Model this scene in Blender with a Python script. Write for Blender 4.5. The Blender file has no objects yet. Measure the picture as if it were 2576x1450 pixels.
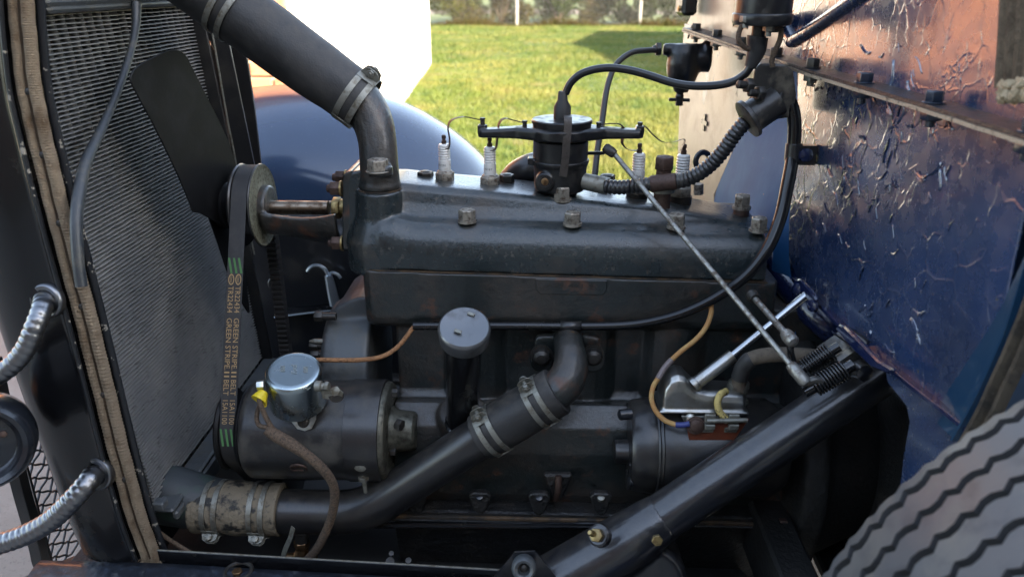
import bpy, bmesh, math, random
import numpy as np
from mathutils import Vector, Matrix
random.seed(7)
scene = bpy.context.scene
COL = scene.collection

# ------------------------------------------------------------------ camera
FPX, CX, CY = 1983.0, 1288.0, 725.0          # picture measured as 2576 x 1450
CAM = Vector((0.0, -1.13, 1.18))
PITCH, YAW = math.radians(21.2), math.radians(1.94)
cd = bpy.data.cameras.new('camera')
cam = bpy.data.objects.new('camera', cd)
COL.objects.link(cam)
cam.location = CAM
cam.rotation_euler = (math.pi/2 - PITCH, 0, YAW)
cd.sensor_width = 36.0
cd.lens = 36.0*FPX/2576.0
cd.clip_start = 0.02
cd.clip_end = 900
cd.dof.use_dof = True
cd.dof.focus_distance = 1.10
cd.dof.aperture_fstop = 5.6
scene.camera = cam
RM = cam.rotation_euler.to_matrix()

# ------------------------------------------------------------------ sky, sun, exposure
SUN_EL = math.radians(24)
SUN_D = Vector((0.70, -0.714, 0)).normalized()       # ground direction towards the sun
world = bpy.data.worlds.new('World'); scene.world = world; world.use_nodes = True
nt = world.node_tree
sky = nt.nodes.new('ShaderNodeTexSky'); sky.sky_type = 'NISHITA'; sky.sun_disc = False
sky.sun_elevation = SUN_EL
sky.sun_rotation = math.atan2(SUN_D.x, SUN_D.y)
sky.air_density = 1.0; sky.dust_density = 1.2; sky.ozone_density = 1.0
bg = nt.nodes['Background']; bg.inputs['Strength'].default_value = 0.15
hs = nt.nodes.new('ShaderNodeHueSaturation'); hs.inputs['Saturation'].default_value = 0.74
nt.links.new(sky.outputs[0], hs.inputs['Color']); nt.links.new(hs.outputs[0], bg.inputs[0])
sl = bpy.data.lights.new('sun', 'SUN'); sl.energy = 5.0; sl.angle = math.radians(0.55); sl.color = (1.0, 0.84, 0.62)
so = bpy.data.objects.new('sun', sl); COL.objects.link(so)
sdir = Vector((SUN_D.x*math.cos(SUN_EL), SUN_D.y*math.cos(SUN_EL), math.sin(SUN_EL)))
so.rotation_euler = sdir.to_track_quat('Z', 'Y').to_euler()
so.location = (6, -4, 8)
scene.view_settings.view_transform = 'Standard'
scene.view_settings.look = 'None'
scene.view_settings.exposure = 2.58
scene.view_settings.gamma = 1.0
scene.view_settings.use_curve_mapping = False
scene.render.engine = 'CYCLES'
scene.cycles.use_denoising = True
scene.cycles.max_bounces = 7
scene.cycles.diffuse_bounces = 4
scene.cycles.glossy_bounces = 4
scene.cycles.sample_clamp_indirect = 6.0
scene.cycles.caustics_reflective = False
scene.cycles.caustics_refractive = False

# ------------------------------------------------------------------ pixel -> place helpers
def _ray(px, py):
    return RM @ Vector((px-CX, -(py-CY), -FPX))
def V(px, py, Y):
    d = _ray(px, py); return CAM + d*((Y-CAM.y)/d.y)
def VX(px, py, X):
    d = _ray(px, py); return CAM + d*((X-CAM.x)/d.x)
def VZ(px, py, Z):
    d = _ray(px, py); return CAM + d*((Z-CAM.z)/d.z)
AX = RM @ Vector((0, 0, -1))
def R(n, p):                       # n pixels at the depth of p, in metres
    return n*((Vector(p)-CAM).dot(AX))/FPX
FN, FF = Vector((0.405, -0.45, 0)), Vector((0.30, 0.65, 0))     # firewall plane, near and far
FT = (FF-FN).normalized(); FNOR = Vector((-FT.y, FT.x, 0))
if FNOR.x > 0: FNOR = -FNOR
def FW(px, py, off=0.0):           # on the firewall, off metres towards the engine
    d = _ray(px, py); o = FN + FNOR*off
    return CAM + d*((o-CAM).dot(FNOR)/d.dot(FNOR))
def lerp(a, b, t): return a+(b-a)*t
def VL(lst, Y): return [V(a, b, Y) for a, b in lst]

# ------------------------------------------------------------------ materials
MATS = {}
def mat(name, col, rough=0.5, metal=0.0, var=(), bump=(), coat=0.0, coat_r=0.06, spec=0.5, dust=0.0):
    m = bpy.data.materials.new(name); m.use_nodes = True
    n, l = m.node_tree.nodes, m.node_tree.links
    b = n['Principled BSDF']
    b.inputs['Metallic'].default_value = metal
    b.inputs['Roughness'].default_value = rough
    b.inputs['Coat Weight'].default_value = coat
    b.inputs['Coat Roughness'].default_value = coat_r
    b.inputs['Specular IOR Level'].default_value = spec
    tc = n.new('ShaderNodeNewGeometry')
    cur = n.new('ShaderNodeRGB'); cur.outputs[0].default_value = (*col, 1); cur = cur.outputs[0]
    rcur = n.new('ShaderNodeValue'); rcur.outputs[0].default_value = rough; rcur = rcur.outputs[0]
    mcur = None
    for k, v in enumerate(var):      # (colour, scale, lo, hi[, rough[, detail[, stretch]]])
        c2, sc, lo, hi = v[:4]
        t = n.new('ShaderNodeTexNoise'); t.inputs['Scale'].default_value = sc
        t.inputs['Detail'].default_value = v[5] if len(v) > 5 else 6
        t.inputs['Roughness'].default_value = 0.62
        mp = n.new('ShaderNodeMapping'); mp.inputs['Location'].default_value = (k*3.7+1.3, k*1.9, k*5.1)
        if len(v) > 6: mp.inputs['Scale'].default_value = v[6]
        l.new(tc.outputs['Position'], mp.inputs[0]); l.new(mp.outputs[0], t.inputs['Vector'])
        r = n.new('ShaderNodeMapRange'); r.inputs[1].default_value = lo; r.inputs[2].default_value = hi
        r.clamp = True
        l.new(t.outputs['Fac'], r.inputs[0])
        mx = n.new('ShaderNodeMix'); mx.data_type = 'RGBA'
        l.new(r.outputs[0], mx.inputs[0]); l.new(cur, mx.inputs[6]); mx.inputs[7].default_value = (*c2, 1)
        cur = mx.outputs[2]
        if len(v) > 4 and v[4] is not None:
            mr = n.new('ShaderNodeMix'); l.new(r.outputs[0], mr.inputs[0]); l.new(rcur, mr.inputs[2]); mr.inputs[3].default_value = v[4]
            rcur = mr.outputs[0]
    if dust:                         # dry road dust lying on the upper faces
        sx = n.new('ShaderNodeSeparateXYZ'); l.new(tc.outputs['Normal'], sx.inputs[0])
        up = n.new('ShaderNodeMapRange'); up.inputs[1].default_value = .35; up.inputs[2].default_value = .95; l.new(sx.outputs['Z'], up.inputs[0])
        t = n.new('ShaderNodeTexNoise'); t.inputs['Scale'].default_value = 70; t.inputs['Detail'].default_value = 8; t.inputs['Roughness'].default_value = .7
        l.new(tc.outputs['Position'], t.inputs['Vector'])
        nr = n.new('ShaderNodeMapRange'); nr.inputs[1].default_value = .38; nr.inputs[2].default_value = .66; nr.inputs[4].default_value = dust; l.new(t.outputs['Fac'], nr.inputs[0])
        ml = n.new('ShaderNodeMath'); ml.operation = 'MULTIPLY'; l.new(up.outputs[0], ml.inputs[0]); l.new(nr.outputs[0], ml.inputs[1])
        mx = n.new('ShaderNodeMix'); mx.data_type = 'RGBA'; l.new(ml.outputs[0], mx.inputs[0]); l.new(cur, mx.inputs[6]); mx.inputs[7].default_value = (.15, .125, .095, 1); cur = mx.outputs[2]
        mr = n.new('ShaderNodeMix'); l.new(ml.outputs[0], mr.inputs[0]); l.new(rcur, mr.inputs[2]); mr.inputs[3].default_value = .85; rcur = mr.outputs[0]
    l.new(cur, b.inputs['Base Color']); l.new(rcur, b.inputs['Roughness'])
    last = None
    for k, v in enumerate(bump):     # (scale, strength, distance[, kind])
        kind = v[3] if len(v) > 3 else 'n'
        if kind == 'v':
            t = n.new('ShaderNodeTexVoronoi'); out = t.outputs['Distance']
        elif kind in 'wWz':
            t = n.new('ShaderNodeTexWave'); t.bands_direction = {'w': 'Z', 'W': 'DIAGONAL', 'z': 'Z'}[kind]; out = t.outputs['Fac']
            t.inputs['Distortion'].default_value = 1.0 if kind != 'z' else 0.2; t.inputs['Detail Scale'].default_value = 3
        else:
            t = n.new('ShaderNodeTexNoise'); out = t.outputs['Fac']; t.inputs['Detail'].default_value = 5
        t.inputs['Scale'].default_value = v[0]
        l.new(tc.outputs['Position'], t.inputs['Vector'])
        bp = n.new('ShaderNodeBump'); bp.inputs['Strength'].default_value = v[1]; bp.inputs['Distance'].default_value = v[2]
        l.new(out, bp.inputs['Height'])
        if last is not None: l.new(last, bp.inputs['Normal'])
        last = bp.outputs[0]
    if last is not None: l.new(last, b.inputs['Normal'])
    MATS[name] = m
    return m

RUST = (0.045, 0.022, 0.012); GRIME = (0.012, 0.011, 0.010); DUST = (0.10, 0.085, 0.065)
mat('enamel', (0.014, 0.0185, 0.0185), 0.34, var=[((0.038, 0.029, 0.022), 9, .48, .66, .6), ((0.085, 0.036, 0.018), 26, .57, .70, .75), ((0.008, 0.010, 0.010), 60, .54, .7, .3), ((0.06, 0.055, 0.045), 300, .66, .74, .7)],
    bump=[(170, .45, .0026), (600, .45, .0010)], coat=.4, coat_r=.2, dust=.22)
mat('enamel_top', (0.0145, 0.022, 0.0245), 0.27, var=[((0.050, 0.040, 0.031), 11, .54, .72, .55), ((0.095, 0.080, 0.062), 110, .60, .74, .75), ((0.008, 0.010, 0.011), 55, .56, .72, .25)],
    bump=[(190, .34, .0022), (650, .4, .0009)], coat=.45, coat_r=.2, dust=.2)
mat('grimy_iron', (0.014, 0.014, 0.014), 0.42, var=[((0.032, 0.026, 0.020), 30, .5, .7, .62)], bump=[(130, .8, .004), (480, .6, .0016)])
mat('black_gloss', (0.0050, 0.0052, 0.0062), 0.24, var=[((0.02, 0.018, 0.014), 22, .58, .8, .42), ((.05, .045, .036), 420, .70, .78, .7)], bump=[(60, .10, .002), (600, .08, .0004)], coat=.35, coat_r=.10, spec=.35)
mat('black_column', (0.010, 0.011, 0.0145), 0.30, var=[((0.016, 0.014, 0.012), 40, .52, .75, .5)], bump=[(70, .35, .0025), (420, .3, .0010)], coat=1.0, coat_r=.16, dust=.25)
mat('black_satin', (0.011, 0.011, 0.012), 0.36, var=[((0.03, 0.027, 0.022), 22, .5, .72, .6), ((0.05, 0.046, 0.040), 260, .66, .74, .75), ((0.09, 0.085, 0.075), 30, .72, .725, .6, 9, (1, 1, 6))], bump=[(350, .3, .0008)], coat=.5, coat_r=.24, dust=.22)
mat('black_bakelite', (0.008, 0.008, 0.0085), 0.30, var=[((0.035, 0.031, 0.025), 70, .5, .74, .6)], bump=[(500, .12, .0004)])
mat('fan_black', (0.0045, 0.0045, 0.005), 0.5, var=[((0.014, 0.014, 0.015), 26, .5, .8, .55), ((.03, .028, .025), 300, .68, .76, .7)], bump=[(220, .15, .0006)], spec=.22)
mat('rubber', (0.018, 0.018, 0.018), 0.52, var=[((0.040, 0.037, 0.034), 30, .45, .70, .7), ((0.07, 0.066, 0.06), 300, .66, .74, .8)], bump=[(420, .4, .0007), (35, .3, .003)], dust=.4)
mat('belt_rubber', (0.022, 0.021, 0.021), 0.5, var=[((0.045, 0.043, 0.04), 70, .5, .8, .6)], bump=[(700, .3, .0004)])
mat('old_hose', (0.165, 0.135, 0.092), 0.75, var=[((0.016, 0.016, 0.015), 48, .50, .60, .6), ((0.25, 0.21, 0.14), 160, .62, .8, .9)], bump=[(160, .7, .002), (600, .5, .0008)])
mat('hose_neck', (0.028, 0.033, 0.036), 0.5, var=[((0.03, 0.06, 0.045), 34, .5, .7, .7)], bump=[(200, .4, .001)])
mat('zinc', (0.52, 0.53, 0.50), 0.30, 1.0, var=[((0.34, 0.30, 0.20), 45, .5, .75, .42), ((0.20, 0.17, 0.12), 220, .62, .76, .6)], bump=[(420, .12, .0004)])
mat('zinc_blue', (0.36, 0.42, 0.44), 0.26, 1.0, var=[((0.42, 0.40, 0.30), 18, .52, .75, .36), ((.5, .46, .36), 150, .68, .78, .5)], bump=[(300, .08, .0004)])
mat('strap_steel', (0.075, 0.064, 0.056), 0.45, 0.5, var=[((0.04, 0.032, 0.027), 120, .5, .7, .6)])
mat('dull_zinc', (0.26, 0.255, 0.22), 0.52, 0.85, var=[((0.12, 0.095, 0.06), 90, .48, .72, .7), ((.34, .33, .28), 320, .6, .75, .5)], bump=[(420, .4, .0006)])
mat('nut_steel', (0.32, 0.29, 0.24), 0.45, 0.55, var=[((0.10, 0.075, 0.055), 150, .45, .65, .65), ((0.30, 0.28, 0.24), 420, .58, .75, .4)], bump=[(500, .4, .0006)])
mat('nut_rusty', (0.075, 0.045, 0.034), 0.55, 0.35, var=[((0.035, 0.02, 0.015), 180, .5, .7, .75)], bump=[(450, .5, .0008)])
mat('nut_dark', (0.045, 0.042, 0.038), 0.42, 0.6, var=[((0.10, 0.08, 0.06), 260, .55, .75, .5)], bump=[(450, .4, .0006)])
mat('nut_black', (0.012, 0.013, 0.016), 0.3, 0.0, var=[((0.05, 0.05, 0.05), 260, .6, .75, .5)], bump=[(450, .3, .0006)], coat=.3)
mat('bronze', (0.20, 0.12, 0.06), 0.38, 0.9, var=[((0.09, 0.055, 0.03), 130, .45, .68, .6)], bump=[(350, .3, .0006)])
mat('steel_shaft', (0.30, 0.24, 0.18), 0.3, 1.0, var=[((0.13, 0.085, 0.055), 80, .45, .65, .55), ((.5, .45, .36), 160, .64, .74, .4)])
mat('steel_rod', (0.30, 0.29, 0.26), 0.42, 0.8, var=[((0.14, 0.11, 0.085), 120, .46, .66, .7), ((.42, .40, .36), 360, .6, .75, .5)], bump=[(450, .4, .0006)])
mat('bright_rod', (0.50, 0.52, 0.53), 0.24, 1.0, var=[((0.22, 0.19, 0.15), 200, .64, .74, .5)])
mat('chrome_cast', (0.46, 0.46, 0.44), 0.36, 1.0, var=[((0.32, 0.29, 0.23), 30, .45, .7, .36), ((0.15, .12, .09), 300, .68, .78, .6)], bump=[(120, .10, .001)])
mat('flex_steel', (0.22, 0.225, 0.235), 0.32, 1.0, var=[((0.22, 0.21, 0.20), 30, .5, .75, .42)])
mat('fin_grey', (0.19, 0.19, 0.185), 0.5, 0.25, var=[((0.27, 0.26, 0.24), 9, .42, .66, .55), ((0.075, 0.07, 0.062), 60, .58, .75, .7)])
mat('tube_grey', (0.045, 0.047, 0.05), 0.5, 0.2, var=[((0.025, 0.023, 0.02), 60, .5, .7, .7)])
mat('tank_grey', (0.075, 0.082, 0.086), 0.42, 0.1, var=[((0.10, 0.095, 0.08), 30, .5, .75, .6), ((.02, .02, .02), 14, .5, .7, .5)], bump=[(140, .35, .0015)])
mat('pipe_grey', (0.030, 0.034, 0.038), 0.42, 0.1, var=[((0.085, 0.078, 0.062), 40, .52, .72, .6)], bump=[(180, .3, .001)])
mat('webbing', (0.43, 0.325, 0.215), 0.92, var=[((0.20, 0.125, 0.065), 30, .50, .72, .95), ((0.62, 0.50, 0.34), 170, .6, .8, .95)], bump=[(330, 1.0, .0022, 'w'), (650, .8, .001)])
mat('webbing_dark', (0.135, 0.085, 0.045), 0.95, var=[((0.06, 0.036, 0.02), 60, .45, .7, .95)], bump=[(330, 1.0, .0022, 'w'), (650, .8, .001)])
mat('webbing_old', (0.14, 0.108, 0.072), 0.95, var=[((0.05, 0.04, 0.03), 40, .45, .65, .95), ((0.26, 0.22, 0.15), 240, .68, .76, .95)], bump=[(330, 1.0, .0022, 'w'), (650, .8, .001)])
mat('chip_paint', (0.010, 0.011, 0.013), 0.35, var=[((0.24, 0.215, 0.175), 75, .63, .64, .65, 3)], bump=[(300, .3, .0008)])
mat('fender_blue', (0.016, 0.034, 0.074), 0.22, var=[((0.020, 0.040, 0.082), 6, .45, .75, .30), ((.05, .055, .06), 320, .66, .74, .5)], coat=.8, coat_r=.14)
mat('inner_black', (0.008, 0.009, 0.012), 0.32, var=[((0.022, 0.020, 0.018), 18, .5, .75, .5)], bump=[(120, .2, .001)], coat=.2)
mat('undercoat', (0.010, 0.0098, 0.0092), 0.6, var=[((0.030, 0.024, 0.018), 16, .5, .75, .8), ((.05, .045, .035), 200, .64, .76, .9)], bump=[(140, .6, .003)])
mat('pulley_iron', (0.17, 0.165, 0.115), 0.75, 0.2, var=[((0.075, 0.072, 0.045), 240, .45, .62, .85)], bump=[(700, .9, .0012)])
mat('copper', (0.30, 0.15, 0.07), 0.5, 0.5, var=[((0.06, 0.04, 0.03), 120, .42, .62, .7)])
mat('gasket', (0.085, 0.052, 0.026), 0.7, 0.0, var=[((0.022, 0.018, 0.014), 40, .42, .58, .8)])
mat('porcelain', (0.72, 0.70, 0.65), 0.22, var=[((0.42, 0.37, 0.29), 90, .6, .78, .35)], coat=.4)
mat('print_black', (0.02, 0.02, 0.02), 0.6)
mat('print_tan', (0.36, 0.235, 0.105), 0.6)
mat('print_green', (0.055, 0.16, 0.045), 0.6)
mat('brass', (0.36, 0.27, 0.12), 0.40, 0.9, var=[((0.18, 0.12, 0.06), 160, .48, .7, .6)], bump=[(450, .3, .0005)])
mat('spring_black', (0.008, 0.008, 0.008), 0.22, coat=.5)
mat('wire_tan', (0.30, 0.145, 0.06), 0.8, var=[((0.12, 0.055, 0.025), 260, .46, .66, .9), ((0.42, 0.26, 0.13), 500, .6, .75, .8)], bump=[(900, .6, .0005)])
mat('wire_amber', (0.42, 0.21, 0.07), 0.75, var=[((0.48, 0.33, 0.12), 60, .45, .65, .8), ((.2, .1, .04), 400, .6, .75, .9)], bump=[(900, .6, .0005)])
mat('wire_yellow', (0.50, 0.38, 0.13), 0.8, var=[((0.04, 0.035, 0.03), 230, .58, .62, .9)], bump=[(900, .6, .0005)])
mat('wire_braid', (0.105, 0.070, 0.045), 0.9, var=[((0.05, 0.036, 0.025), 330, .45, .6, .95), ((0.19, 0.145, 0.10), 650, .58, .7, .9)], bump=[(800, 1.0, .0009)])
mat('cable_beige', (0.125, 0.098, 0.070), 0.85, var=[((0.07, 0.055, 0.04), 90, .45, .7, .9)], bump=[(600, .7, .0008)])
mat('yellow_plastic', (0.62, 0.47, 0.02), 0.4, var=[((0.35, 0.26, 0.02), 200, .62, .75, .6)])
mat('blue_plastic', (0.03, 0.04, 0.16), 0.35)
mat('fuse_board', (0.17, 0.045, 0.022), 0.42, var=[((0.12, 0.035, 0.018), 50, .45, .65, .5), ((.26, .13, .08), 300, .66, .76, .7)])
mat('sleeve_clear', (0.18, 0.14, 0.13), 0.35)
mat('galv_latch', (0.46, 0.52, 0.58), 0.32, 0.9)
mat('splash_pan', (0.032, 0.031, 0.030), 0.36, var=[((0.022, 0.020, 0.018), 9, .45, .7, .5)], bump=[(60, .15, .002)], coat=.15)
mat('green_paint', (0.008, 0.05, 0.008), 0.5)
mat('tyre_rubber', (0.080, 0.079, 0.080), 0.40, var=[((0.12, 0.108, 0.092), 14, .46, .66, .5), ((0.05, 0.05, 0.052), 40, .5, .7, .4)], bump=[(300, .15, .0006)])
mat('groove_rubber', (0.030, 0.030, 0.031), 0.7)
mat('horn_black', (0.010, 0.012, 0.016), 0.25, var=[((0.04, 0.03, 0.022), 70, .66, .76, .7)], bump=[(120, .1, .001)], coat=.35)

# ------------------------------------------------------------------ firewall paint (peeling, glossy) and ground materials
def firewall_paint(name, base, relief=1.0, ior=1.95, coat=.7):
    m = bpy.data.materials.new(name); m.use_nodes = True
    n, l = m.node_tree.nodes, m.node_tree.links
    b = n['Principled BSDF']
    g = n.new('ShaderNodeNewGeometry')
    def noise(sc, det=5, rough=.6, loc=(0, 0, 0), scl=(1, 1, 1)):
        mp = n.new('ShaderNodeMapping'); mp.inputs['Location'].default_value = loc; mp.inputs['Scale'].default_value = scl
        l.new(g.outputs['Position'], mp.inputs[0])
        t = n.new('ShaderNodeTexNoise'); t.inputs['Scale'].default_value = sc; t.inputs['Detail'].default_value = det
        t.inputs['Roughness'].default_value = rough
        l.new(mp.outputs[0], t.inputs['Vector']); return t
    def rng(sock, a, c, lo=0., hi=1.):
        r = n.new('ShaderNodeMapRange'); r.inputs[1].default_value = a; r.inputs[2].default_value = c
        r.inputs[3].default_value = lo; r.inputs[4].default_value = hi
        l.new(sock, r.inputs[0]); return r.outputs[0]
    def mathn(op, a, c):
        q = n.new('ShaderNodeMath'); q.operation = op
        for i, s in enumerate((a, c)):
            if isinstance(s, (int, float)): q.inputs[i].default_value = s
            else: l.new(s, q.inputs[i])
        return q.outputs[0]
    def mixc(f, a, c):
        q = n.new('ShaderNodeMix'); q.data_type = 'RGBA'; l.new(f, q.inputs[0])
        for i, s in ((6, a), (7, c)):
            if isinstance(s, tuple): q.inputs[i].default_value = (*s, 1)
            else: l.new(s, q.inputs[i])
        return q.outputs[2]
    # warped cell pattern: cracked lacquer with curled flake edges
    wn = noise(14, 3)
    sub = n.new('ShaderNodeVectorMath'); sub.operation = 'MULTIPLY_ADD'
    sub.inputs[1].default_value = (.055, .055, .055); l.new(wn.outputs['Color'], sub.inputs[0]); l.new(g.outputs['Position'], sub.inputs[2])
    def crack(sc, wid, scl):
        mp = n.new('ShaderNodeMapping'); mp.inputs['Scale'].default_value = scl; l.new(sub.outputs[0], mp.inputs[0])
        v = n.new('ShaderNodeTexVoronoi'); v.feature = 'DISTANCE_TO_EDGE'; v.inputs['Scale'].default_value = sc
        l.new(mp.outputs[0], v.inputs['Vector'])
        return rng(v.outputs['Distance'], 0, wid, 1, 0)
    keep = rng(noise(7, 4, loc=(3, 1, 2)).outputs['Fac'], .48, .58)
    keep2 = rng(noise(16, 4, loc=(7, 2, 9)).outputs['Fac'], .49, .58)
    c1 = mathn('MULTIPLY', crack(22, .040, (1, 1.25, .8)), keep)
    c2 = mathn('MULTIPLY', crack(52, .065, (1, 1, .6)), keep2)
    ridge = mathn('MAXIMUM', c1, mathn('MULTIPLY', c2, .6))
    # colour: dark lacquer, dusty lighter specks, a few bare patches
    spk = rng(noise(330, 2, loc=(1, 8, 3), scl=(1, 1, .55)).outputs['Fac'], .66, .71)
    spk = mathn('MULTIPLY', spk, rng(noise(8, 3, loc=(2, 2, 2)).outputs['Fac'], .42, .58))
    col = mixc(rng(noise(5, 4, loc=(9, 9, 1)).outputs['Fac'], .4, .65), base, tuple(x*1.7+.004 for x in base))
    col = mixc(mathn('MULTIPLY', spk, .8), col, (.20, .165, .12))
    col = mixc(mathn('MULTIPLY', rng(ridge, .6, .95), .16), col, (.20, .16, .12))
    bare = rng(noise(11, 5, .7, loc=(4, 4, 7)).outputs['Fac'], .69, .70)
    col = mixc(bare, col, (.10, .085, .055))
    l.new(col, b.inputs['Base Color'])
    rr = rng(noise(45, 4, loc=(5, 3, 3)).outputs['Fac'], .35, .7, .19, .36)
    rr = mathn('ADD', rr, mathn('MULTIPLY', spk, .3)); l.new(rr, b.inputs['Roughness'])
    b.inputs['IOR'].default_value = ior
    b.inputs['Coat Weight'].default_value = coat; b.inputs['Coat Roughness'].default_value = .09
    h = mathn('ADD', mathn('MULTIPLY', ridge, 1.0), mathn('MULTIPLY', noise(9, 2, loc=(6, 6, 6)).outputs['Fac'], .35))
    bp = n.new('ShaderNodeBump'); bp.inputs['Strength'].default_value = .40*relief; bp.inputs['Distance'].default_value = .0022; l.new(h, bp.inputs['Height'])
    bp2 = n.new('ShaderNodeBump'); bp2.inputs['Strength'].default_value = .18; bp2.inputs['Distance'].default_value = .0006
    l.new(noise(520, 3).outputs['Fac'], bp2.inputs['Height']); l.new(bp.outputs[0], bp2.inputs['Normal'])
    l.new(bp2.outputs[0], b.inputs['Normal'])
    cb = n.new('ShaderNodeBump'); cb.inputs['Strength'].default_value = .38*relief; cb.inputs['Distance'].default_value = .0022; l.new(h, cb.inputs['Height'])
    l.new(cb.outputs[0], b.inputs['Coat Normal'])
    MATS[name] = m
firewall_paint('peeling_navy', (0.009, 0.022, 0.062), .62, 2.25, .75)
firewall_paint('smooth_blue', (0.016, 0.062, 0.145), .15, 1.5, .25)
firewall_paint('peeling_blue', (0.016, 0.045, 0.095), .28, 1.75, .3)
mat('teal_paint', (0.008, 0.036, 0.080), 0.32, var=[((0.012, 0.052, 0.10), 14, .5, .75, .4), ((.10, .085, .06), 15, .70, .71, .8)], bump=[(90, .2, .001)], coat=.5)
mat('blue_shiny', (0.008, 0.014, 0.05), 0.18, var=[((0.05, 0.05, 0.05), 70, .6, .75, .4)], bump=[(160, .6, .0015)], coat=.6)

# ------------------------------------------------------------------ mesh builder
def basis(axis):
    w = Vector(axis).normalized()
    a = Vector((0, 0, 1)) if abs(w.z) < 0.9 else Vector((0, 1, 0))
    u = a.cross(w).normalized(); v = w.cross(u)
    return u, v, w
def smooth_path(pts, n=8):
    pts = [Vector(p) for p in pts]
    if len(pts) < 3 or n < 2: return pts
    P = [pts[0]*2-pts[1]] + pts + [pts[-1]*2-pts[-2]]
    out = []
    for i in range(1, len(P)-2):
        a, b, c, d = P[i-1], P[i], P[i+1], P[i+2]
        for k in range(n):
            t = k/n
            out.append(0.5*((2*b)+(c-a)*t+(2*a-5*b+4*c-d)*t*t+(3*b-a-3*c+d)*t**3))
    out.append(P[-2]); return out

class MB:
    def __init__(s): s.v = []; s.f = []
    def add(s, vs, fs):
        o = len(s.v); s.v.extend([tuple(x) for x in vs]); s.f.extend([tuple(i+o for i in f) for f in fs]); return s
    def grid(s, rows, closed=False, cap=False):
        o = len(s.v); m = len(rows[0]); nrow = len(rows)
        for r in rows: s.v.extend([tuple(p) for p in r])
        for i in range(nrow-1):
            for j in range(m if closed else m-1):
                k = (j+1) % m
                s.f.append((o+i*m+j, o+i*m+k, o+(i+1)*m+k, o+(i+1)*m+j))
        if cap:
            s.f.append(tuple(o+j for j in range(m))[::-1]); s.f.append(tuple(o+(nrow-1)*m+j for j in range(m)))
        return s
    def tube(s, pts, r, seg=14, cap=True, sm=0, wob=0.0):
        pts = smooth_path(pts, sm) if sm else [Vector(p) for p in pts]
        n = len(pts)
        if callable(r): rs = [r(i/(n-1)) for i in range(n)]
        elif isinstance(r, (list, tuple)):
            q = np.interp(np.linspace(0, 1, n), np.linspace(0, 1, len(r)), r); rs = list(q)
        else: rs = [r]*n
        rows = []; u = None
        for i, p in enumerate(pts):
            t = (pts[min(i+1, n-1)]-pts[max(i-1, 0)])
            t = t.normalized() if t.length > 1e-9 else Vector((1, 0, 0))
            if u is None: u, v_, _ = basis(t)
            else: u = (u - t*u.dot(t)).normalized()
            v_ = t.cross(u)
            rows.append([p + (u*math.cos(a)+v_*math.sin(a))*rs[i]*(1+wob*(math.sin(i*.9+2*a)+.7*math.sin(i*.37-3*a+1)+.5*math.sin(i*1.7+5*a))) for a in (2*math.pi*k/seg for k in range(seg))])
        return s.grid(rows, True, cap)
    def lathe(s, o, axis, prof, seg=32, cap=True, ph=0.0):
        u, v_, w = basis(axis); o = Vector(o)
        rows = [[o + w*h + (u*math.cos(a)+v_*math.sin(a))*max(r, 1e-5) for a in (2*math.pi*k/seg+ph for k in range(seg))] for h, r in prof]
        return s.grid(rows, True, cap)
    def box(s, c, size, ax=None):
        c = Vector(c); X, Y, Z = ax if ax else (Vector((1, 0, 0)), Vector((0, 1, 0)), Vector((0, 0, 1)))
        hx, hy, hz = size[0]/2, size[1]/2, size[2]/2
        vs = [c + X*(i*hx)+Y*(j*hy)+Z*(k*hz) for i in (-1, 1) for j in (-1, 1) for k in (-1, 1)]
        return s.add(vs, [(0, 1, 3, 2), (4, 6, 7, 5), (0, 4, 5, 1), (2, 3, 7, 6), (0, 2, 6, 4), (1, 5, 7, 3)])
    def bar(s, a, b, wid, th, up=Vector((0, 0, 1))):
        a, b = Vector(a), Vector(b); t = (b-a).normalized(); n = (up - t*up.dot(t)).normalized(); q = t.cross(n)
        return s.box((a+b)/2, ((b-a).length, wid, th), (t, q, n))
    def prism(s, poly, vec):
        vec = Vector(vec); n = len(poly)
        vs = [Vector(p) for p in poly] + [Vector(p)+vec for p in poly]
        return s.add(vs, [tuple(range(n))[::-1], tuple(range(n, 2*n))] + [(i, (i+1) % n, n+(i+1) % n, n+i) for i in range(n)])
    def hexnut(s, c, axis, r, h, ph=0.2, hole=0.0):
        s.lathe(c, axis, [(0, r*.97), (h*.04, r), (h*.90, r), (h, r*.90)], 6, True, ph)
        if hole:
            s.lathe(Vector(c)+Vector(axis).normalized()*h*.99, axis, [(0, hole), (h*.05, hole), (h*.09, hole*.8)], 12)
        return s
    def torus(s, c, axis, RR, r, seg=28, sg=10):
        u, v_, w = basis(axis); c = Vector(c)
        rows = []
        for k in range(seg+1):
            a = 2*math.pi*k/seg; d = u*math.cos(a)+v_*math.sin(a)
            rows.append([c + d*(RR+r*math.cos(b))+w*(r*math.sin(b)) for b in (2*math.pi*j/sg for j in range(sg))])
        return s.grid(rows, True, False)
    def ball(s, c, r, seg=16):
        return s.lathe(c, (0, 0, 1), [(-r*math.cos(math.pi*k/8), r*math.sin(math.pi*k/8)) for k in range(9)], seg)
    def flatband(s, pts, wid, th, side, sm=6):
        """thin ribbon along pts, wid across `side`, th thick"""
        pts = smooth_path(pts, sm) if sm else [Vector(p) for p in pts]
        rows = []; n = len(pts)
        for i, p in enumerate(pts):
            t = (pts[min(i+1, n-1)]-pts[max(i-1, 0)]).normalized()
            sd = Vector(side(i/(n-1))) if callable(side) else Vector(side)
            sd = (sd - t*sd.dot(t)).normalized(); nn = t.cross(sd)
            rows.append([p+sd*wid/2+nn*th/2, p-sd*wid/2+nn*th/2, p-sd*wid/2-nn*th/2, p+sd*wid/2-nn*th/2])
        return s.grid(rows, True, True)

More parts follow.
